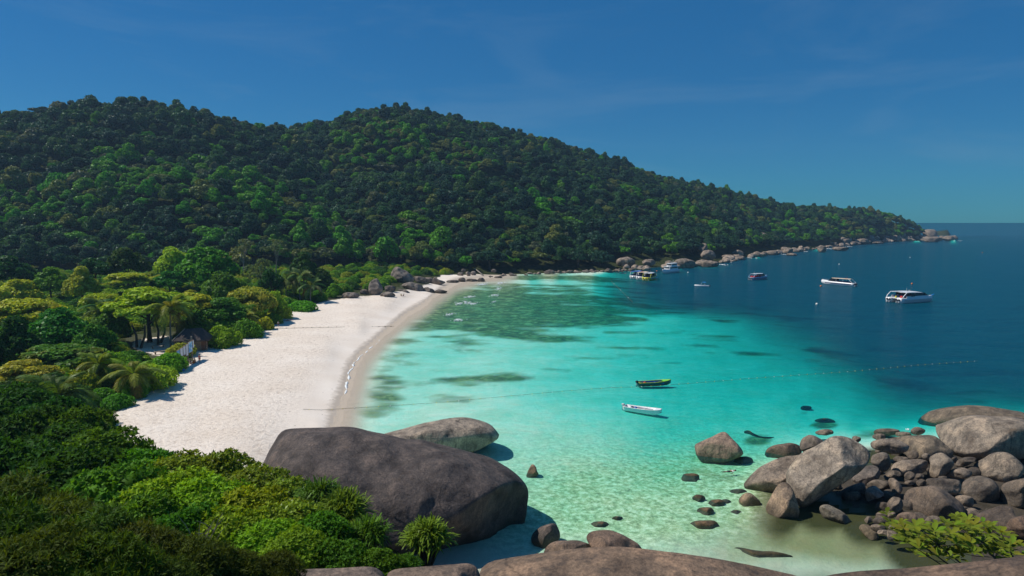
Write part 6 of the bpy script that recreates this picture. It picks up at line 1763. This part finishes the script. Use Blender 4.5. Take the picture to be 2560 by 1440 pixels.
def person(label, loc, rz, pose, top_m, low_m, group=None, scale=.9, hat=None, hold=None):
    t = empty('person', loc, rz); t.scale = (scale,) * 3; tag(t, label, 'person', group)
    if pose == 'stand': hip, kneeL, kneeR, ftL, ftR, ch_, = .92, (.04, .1, .5), (.0, -.1, .5), (0, .11, .05), (-.04, -.11, .05), (0, 0, 1.32)
    elif pose == 'sit': hip, kneeL, kneeR, ftL, ftR, ch_ = .13, (.42, .14, .48), (.42, -.14, .46), (.62, .14, .05), (.66, -.14, .05), (-.12, 0, .55)
    elif pose == 'lie': hip, kneeL, kneeR, ftL, ftR, ch_ = .14, (.45, .12, .30), (.48, -.12, .12), (.75, .12, .06), (.92, -.12, .06), (-.42, 0, .18)
    else: hip, kneeL, kneeR, ftL, ftR, ch_ = -.02, (-.42, .1, -.06), (-.42, -.1, 0), (-.85, .14, -.04), (-.85, -.12, -.1), (.42, 0, .02)
    c = Vector(ch_); h = Vector((0, 0, hip)); d = (c - h).normalized()
    fw = Vector((1, 0, 0)) if pose in ('stand', 'sit') else Vector((0, 0, 1))
    nk = c + d * .16; hd = nk + d * .17 + fw * .03
    sL = c + Vector((0, .18, 0)) + d * .06; sR = c + Vector((0, -.18, 0)) + d * .06
    if pose == 'stand': eL, wL, eR, wR = (.02, .25, 1.08), (.12, .26, .84), (.04, -.25, 1.08), (.2, -.2, .9)
    elif pose == 'sit': eL, wL, eR, wR = (.1, .26, .42), (.36, .2, .46), (.08, -.26, .40), (.36, -.2, .44)
    elif pose == 'lie': eL, wL, eR, wR = (-.3, .32, .1), (-.05, .3, .08), (-.55, -.3, .1), (-.7, -.12, .14)
    else: eL, wL, eR, wR = (.7, .24, -.05), (.95, .2, -.05), (.3, -.35, -.1), (.1, -.45, -.12)
    V = [h, (h + c) / 2, c, nk, hd, hd + d * .1, h + Vector((0, .1, 0)) - d * .04, Vector(kneeL), Vector(ftL), Vector(ftL) + Vector((.16, 0, -.02)) if pose != 'swim' else Vector(ftL) - Vector((.15, 0, 0)), h + Vector((0, -.1, 0)) - d * .04, Vector(kneeR), Vector(ftR), Vector(ftR) + Vector((.16, 0, -.02)) if pose != 'swim' else Vector(ftR) - Vector((.15, 0, 0)), sL, Vector(eL), Vector(wL), sR, Vector(eR), Vector(wR)]
    E = [(0, 1), (1, 2), (2, 3), (3, 4), (4, 5), (0, 6), (6, 7), (7, 8), (8, 9), (0, 10), (10, 11), (11, 12), (12, 13), (2, 14), (14, 15), (15, 16), (2, 17), (17, 18), (18, 19)]
    Rd = [.13, .12, .13, .055, .095, .075, .085, .06, .04, .035, .085, .06, .04, .035, .06, .042, .03, .06, .042, .03]
    for si, (wr, el) in enumerate(((16, 15), (19, 18))):
        dv = (V[wr] - V[el]).normalized(); sv_ = dv.cross(Vector((0, .3, 1))).normalized()
        for k in range(5):
            o_ = sv_ * (.02 * (k - 2)); a_ = len(V); V += [V[wr] + dv * .06 + o_, V[wr] + dv * (.13 + .02 * (1 - abs(k - 2) / 2)) + o_ * 1.6]; E += [(wr, a_), (a_, a_ + 1)]; Rd += [.012, .009]
    bm_ = skinned('body', [tuple(v) for v in V], E, Rd, M_SKIN, t)
    ob('body', bm_, t)
    if top_m: ob('shirt', skinned('shirt', [tuple(V[i]) for i in (1, 2, 14, 17)] + [tuple((V[14] + V[15]) / 2), tuple((V[17] + V[18]) / 2)], [(0, 1), (1, 2), (1, 3), (2, 4), (3, 5)], [.14, .15, .08, .08, .065, .065], top_m, t), t)
    ob('shorts', skinned('shorts', [tuple(V[i]) for i in (0, 1, 6, 10)] + [tuple(V[6].lerp(V[7], .7)), tuple(V[10].lerp(V[11], .7))], [(0, 1), (0, 2), (0, 3), (2, 4), (3, 5)], [.145, .13, .1, .1, .085, .085], low_m, t), t)
    hb = MB(); hb.ball(tuple(hd + d * .055 - fw * .02), (.115, .105, .11), 10, 7); ob('hair', mesh('hair', hb.V, hb.F, M_HAIR, True), t)
    fb = MB(); fb.ball(tuple(hd + fw * .11), (.02, .018, .025), 6, 5); ob('nose', mesh('nose', fb.V, fb.F, M_SKIN, True), t)
    if hat:
        q = MB(); q.ball(tuple(hd + d * .12), (.21, .21, .04), 10, 5).ball(tuple(hd + d * .15), (.11, .11, .09), 8, 6); ob('hat', mesh('hat', q.V, q.F, hat, True), t)
    return t


def gpt(px, py): return ground_pt(px, py)
PE = [('person in a dark red shirt standing on the sand by the notice board', 499, 907, 'stand', M_RED, M_RED, -1.6), ('person in bright pink standing beside the thatched hut', 507, 866, 'stand', M_PINK, M_BROWN, -2.0), ('person in blue standing right of the person in pink', 526, 864, 'stand', M_BLUE, M_NAVY, -2.4),
      ('person in orange sitting below the notice board', 487, 907, 'sit', M_ORANGE, M_ORANGE, -1.0), ('person in dark clothes sitting left of the one in orange', 477, 910, 'sit', M_NAVY, M_BLACK, -.8), ('person in black sitting on the sand under the leaning palm', 636, 841, 'sit', M_BLACK, M_BLACK, -.9),
      ('person in dark clothes sitting right of the one in black under the leaning palm', 646, 838, 'sit', M_NAVY, M_BLACK, -.7), ('person standing alone on the upper beach near the shade', 696, 818, 'stand', M_GREY, M_NAVY, -1.2), ('person lying in the shade at the edge of the upper beach', 716, 803, 'lie', M_BLACK, M_RED, .2),
      ('second person lying in the shade right of the first', 726, 801, 'lie', None, M_NAVY, .5), ('person in yellow sitting at the far end of the beach by the rounded rock', 1003, 740, 'sit', M_YELL, M_BLACK, -1.2), ('person in dark clothes crouching at the far end of the beach', 1009, 740, 'sit', M_BLACK, M_BLACK, -2.2),
      ('person standing small at the back of the far beach', 767, 778, 'stand', M_WHITE, M_NAVY, -1.5)]
for lb, px, py, pose, tm, lm, rz in PE:
    person(lb, gpt(px, py), rz, pose, tm, lm)
person('snorkeller in a white vest floating face down by the lone brown boulder', gp(1823, 1178), .1, 'swim', M_WHITE, M_BLACK)
SWM = [(1556, 679), (1563, 684), (1572, 678), (1580, 680), (1584, 684), (1592, 685), (1624, 679), (1600, 676)]
for i, (px, py) in enumerate(SWM):
    person(['swimmer furthest left between the rafted boats and the rocks', 'swimmer low to the left above the rafted boats', 'swimmer in an orange vest close to the dark peaked shore boulder', 'swimmer in red straight above the rafted boats', 'swimmer just above the blue roofed speedboat', 'swimmer just above the tan roofed speedboat', 'swimmer alone near the motor yacht', 'swimmer nearest the tan waterline rock'][i], gp(px, py) + Vector((0, 0, .12)), i * 1.1, 'swim', [M_ORANGE, M_WHITE, M_ORANGE, M_RED][i % 4], M_NAVY, 'swimmers near the rafted boats', 1.0)

# ---- hut, signs, small beach things
h0 = ground_pt(488, 873)
t = empty('beach_hut', h0, .25); tag(t, 'small hut with a dark thatched roof among the beach shrubs', 'hut')
b = MB(); b.box((0, 0, 1.25), (4.4, 3.2, 2.5)); b.build('wall', M_BROWN, t)
b = MB(); b.box((.9, -1.62, 1.0), (1.1, .06, 2.0)); b.build('door', M_WOOD, t)
V = [(-3.6, -2.6, 2.2), (3.0, -2.6, 2.2), (3.0, 2.6, 2.2), (-3.6, 2.6, 2.2), (-1.6, 0, 4.2), (1.4, 0, 4.4)]
V += [(x, y, z - .25) for x, y, z in V]
b = MB(); b.add(V, [(0, 1, 5, 4), (1, 2, 5), (2, 3, 4, 5), (3, 0, 4), (6, 10, 11, 7), (7, 11, 8), (8, 11, 10, 9), (9, 10, 6), (0, 6, 7, 1), (1, 7, 8, 2), (2, 8, 9, 3), (3, 9, 6, 0)]); b.build('thatched_roof', M_THATCH, t)
b = MB(); b.tube([(-3.7, -2.5, 2.25), (-1.7, -.1, 4.3)], .09, 6); b.build('ridge_pole', M_PALEBARK, t)
b = MB(); [b.tube([(x, y, 0), (x, y, 2.3)], .09, 6) for x, y in ((-3.2, -2.2), (2.6, -2.2), (2.6, 2.2), (-3.2, 2.2))]; b.build('posts', M_WOOD, t)

s0 = ground_pt(480, 889)
t = empty('signpost', s0, .2); tag(t, 'pale wooden signpost with three boards pointing left beside the hut', 'signpost')
b = MB(); b.box((0, 0, 1.9), (.28, .28, 3.8)); b.build('post', M_PALEBARK, t)
for k, z in enumerate((3.3, 2.75, 2.2)):
    b = MB(); b.box((-.8, -.18, z - .25 * .5), (1.5, .06, .28), 0, .3); b.build('arrow_board', M_WOOD, t)

n0, n1 = ground_pt(443, 921), ground_pt(486, 897)
v = n1 - n0; Ls = v.length
t = empty('notice_board', n0, math.atan2(v.y, v.x)); tag(t, 'row of blue and white notice panels on posts at the top of the beach', 'notice board')
mpan, nt, N, L, out = newmat('map_print'); tcn = N('ShaderNodeTexCoord'); nz = N('ShaderNodeTexNoise', Scale=1.6, Detail=5.0); L(tcn.outputs['Object'], nz.inputs['Vector'])
r = ramp(N, [(.42, (.03, .25, .55)), (.52, (.12, .45, .70)), (.6, (.62, .72, .72))]); L(nz.outputs[0], r.inputs[0]); p = N('ShaderNodeBsdfPrincipled', Roughness=.5); L(r.outputs[0], p.inputs['Base Color']); L(p.outputs[0], out.inputs[0])
mtxt, nt, N, L, out = newmat('text_print'); tcn = N('ShaderNodeTexCoord'); mp = N('ShaderNodeMapping'); mp.inputs['Scale'].default_value = (1.2, 1, 9); L(tcn.outputs['Object'], mp.inputs['Vector']); nz = N('ShaderNodeTexNoise', Scale=2.2, Detail=3.0); L(mp.outputs[0], nz.inputs['Vector'])
r = ramp(N, [(.45, (.74, .76, .78)), (.58, (.45, .5, .58))]); L(nz.outputs[0], r.inputs[0]); p = N('ShaderNodeBsdfPrincipled', Roughness=.5); L(r.outputs[0], p.inputs['Base Color']); L(p.outputs[0], out.inputs[0])
edges = [0, .19, .35, .5, .64, .9, 1.0]
PS = [(0, .17, 1.4, 3.1, mpan, 'blue and white map panel'), (.19, .34, 1.7, 3.2, mtxt, 'white text panel'), (.36, .50, 1.7, 3.3, mtxt, 'white text panel'), (.52, .64, 1.3, 3.4, mtxt, 'tall white text panel'), (.66, .9, 1.6, 3.6, mpan, 'large blue map panel'), (.92, 1.0, 2.2, 3.6, mtxt, 'narrow white panel')]
for a, c, z0, z1, m_, lb in PS:
    b = MB(); b.box((Ls * (a + c) / 2, 0, (z0 + z1) / 2), (Ls * (c - a), .08, z1 - z0)); o = b.build('panel', m_, t); o['label'] = lb
    f = MB(); x0, x1 = Ls * a, Ls * c
    for cc, dd in (((x0, 0, (z0 + z1) / 2), (.07, .12, z1 - z0 + .1)), ((x1, 0, (z0 + z1) / 2), (.07, .12, z1 - z0 + .1)), (((x0 + x1) / 2, 0, z0), (x1 - x0, .13, .07)), (((x0 + x1) / 2, 0, z1), (x1 - x0, .13, .07))): f.box(cc, dd)
    f.build('frame', M_WOOD, o)
for x in (.18, .35, .51, .65, .91):
    b = MB(); b.tube([(Ls * x, .08, -.2), (Ls * x, .08, 3.2)], .07, 6); b.build('post', M_WOOD, t)

b = MB(); b.ball((0, 0, .5), (.35, .35, .6), 10, 6); o = b.build('barrel', M_TEAL, None, True, loc=ground_pt(321, 983)); tag(o, 'small teal barrel at the foot of the sunlit beach palm', 'barrel')
for lb, px, py, m_, sz in (('dark blue bag on the sand under the notice board', 462, 922, M_NAVY, .5), ('blue cool box on the sand left of the dark blue bag', 457, 928, M_BLUE, .45), ('orange bag on the sand beside the seated people', 484, 909, M_ORANGE, .35)):
    p = ground_pt(px, py); b = MB(); b.ball((0, 0, sz * .6), (sz * .8, sz * .6, sz * .7), 8, 6).box((0, 0, sz * 1.25), (sz * .5, .08, .12)); o = b.build('bag' if 'box' not in lb else 'cool_box', m_, None, True, loc=p); tag(o, lb, 'bag' if 'box' not in lb else 'cool box')
for lb, a, c in (('long plank bench in the clearing, nearer one', (385, 887), (420, 882)), ('long plank bench in the clearing, further one', (378, 872), (412, 868))):
    p, q = ground_pt(*a), ground_pt(*c); v = q - p; t = empty('bench', p, math.atan2(v.y, v.x)); tag(t, lb, 'bench'); Lb = v.length
    b = MB(); b.box((Lb / 2, 0, .48), (Lb, .5, .08)); b.build('seat', M_WOOD, t)
    for x in (.1, .9): b = MB(); b.box((Lb * x, 0, .22), (.12, .42, .44)); b.build('leg', M_WOOD, t)
a, c = ground_hit(1186, 679), ground_hit(1208, 690); b = MB(); b.tube([a + Vector((0, 0, 1.4)), (a + c) / 2 + Vector((0, 0, .9)), c + Vector((0, 0, .3))], [.2, .3, .35], 7); tag(b.build('driftwood', M_PALEBARK, None, True), 'pale driftwood trunk leaning on the rocks above the cove', 'log')
for i, (px0, py0, px1, py1) in enumerate([(395, 862, 388, 820), (342, 870, 330, 835), (352, 872, 362, 836), (402, 858, 412, 832), (438, 856, 440, 830)]):
    p = ground_hit(px0, py0); q = P(px1, py1 - 22, p.y + 1); b = MB(); b.tube([p, p.lerp(q, .5) + Vector((.4, 0, .2)), q], [.28, .22, .16], 7)
    tag(b.build('tree_trunk', M_BARK, None, True), ['dark slanting trunk in the middle of the clearing', 'leaning trunk at the left of the clearing', 'second trunk forking right at the left of the clearing', 'thin trunk right of the big dark one in the clearing', 'thin dark trunk beside the tall palm'][i], 'trunk')

# ---- breaking ripples over the reef, wash on the beach and round the rocks
def foam(label, px, py, w, h, seed, rot=0.35, zz=0.12):
    g = np.random.RandomState(seed); p = gp(px, py); s = p.y / F
    fore = p.y / CH
    t = empty('breaking_wave', p, 0); tag(t, label, 'wave', 'small waves breaking over the reef')
    b = MB(); bl = MB()
    for k in range(44):
        u, vv_ = g.normal(0, .24), g.normal(0, .22); q = w * s
        x = u * q + vv_ * h * s * 1.2; y = vv_ * h * s * fore * .8 - u * q * rot
        b.ball((x, y, .03), (q * g.uniform(.04, .14), q * g.uniform(.015, .05), zz * g.uniform(.3, .9)), 7, 4)
    b.build('foam', M_FOAM, t, True)
for i, (lb, px, py, w, h) in enumerate([('topmost little white wave near the far rocks', 1251, 708, 22, 8), ('white wave just below the topmost one', 1246, 722, 16, 8), ('bright white wave third from the top of the right hand line', 1237, 738, 20, 9), ('small splash lowest of the right hand line of waves', 1234, 755, 9, 8),
                                        ('white wave in the middle of the reef left of the bright one', 1175, 742, 22, 8), ('long faint white wave below the middle one', 1153, 758, 34, 12), ('white wave right of the long faint one', 1182, 759, 24, 9), ('white wave lowest of all over the reef', 1146, 800, 26, 9), ('faint wave left above the lowest one', 1124, 786, 20, 9), ('faint wide wave highest on the left over the reef', 1205, 711, 26, 7)]):
    foam(lb, px, py, w, h, i)
# edge of the wash on the sand
g = np.random.RandomState(4); b = MB()
wp = [(862, 985), (868, 960), (872, 935), (882, 915), (892, 900), (905, 888), (925, 872), (950, 850), (985, 820), (1030, 785), (1075, 752)]
pl = []
for k in range(181):
    s = k / 180 * 6.999; i = int(s); q = s - i
    p = ground_pt(wp[i][0] * (1 - q) + wp[i + 1][0] * q + 2.2 * math.sin(s * 5) + g.normal(0, .5), wp[i][1] * (1 - q) + wp[i + 1][1] * q); pl.append(p)
for k in range(180):
    w0 = .42 * max(0, noise.noise(Vector((k * .13, 3, 1))) + .35) * (1 - k / 230); w1 = .42 * max(0, noise.noise(Vector((k * .13 + .13, 3, 1))) + .35) * (1 - (k + 1) / 230)
    if w0 + w1 < .05: continue
    A, B_ = pl[k], pl[k + 1]; j0, j1 = g.uniform(.4, 1.7, 2)
    V = [A + Vector((-w0 * j0, 0, .03)), B_ + Vector((-w1 * j1, 0, .03)), B_ + Vector((w1 * j0, 0, .03)), A + Vector((w0 * j1, 0, .03))]
    b.add(V + [v - Vector((0, 0, .025)) for v in V], [(0, 3, 2, 1), (0, 1, 5, 4), (2, 3, 7, 6), (1, 2, 6, 5), (3, 0, 4, 7)])
o = b.build('swash_foam', M_FOAM, None, True); tag(o, 'thin white foam edge of the wash along the beach', kind='stuff')
b = MB()
for px, py, w in [(1500 + 310, 655, 20), (1815, 662, 22), (1836, 648, 12), (1880, 645, 16), (1955, 636, 14), (2055, 624, 22), (2075, 622, 18), (2120, 616, 10), (2185, 608, 12), (2398, 602, 8), (1620, 670, 14), (1764, 664, 10), (2012, 629, 12), (2270, 1075, 8)]:
    p = gp(px, py); s = p.y / F * w
    for k in range(9): b.ball((p.x + g.normal(0, .35) * s, p.y + g.normal(0, .8) * s * .6, .05), (s * g.uniform(.06, .16), s * g.uniform(.1, .25), .15), 7, 4)
o = b.build('rock_foam', M_FOAM, None, True); tag(o, 'white water washing round the headland rocks', kind='stuff')

# ------------------------------------------------------------------ sea air
hz = MB(); hz.box((600, 690, 97), (6400, 1700, 200))
mh = bpy.data.materials.new('sea_air'); mh.use_nodes = True; nt = mh.node_tree; nt.nodes.clear()
o_ = nt.nodes.new('ShaderNodeOutputMaterial'); v_ = nt.nodes.new('ShaderNodeVolumePrincipled')
v_.inputs['Color'].default_value = (0.45, 0.72, 1.0, 1); v_.inputs['Density'].default_value = 0.00013; v_.inputs['Anisotropy'].default_value = 0.2
nt.links.new(v_.outputs[0], o_.inputs['Volume'])
tag(hz.build('haze', mh), 'thin blue sea haze over the bay', kind='stuff')
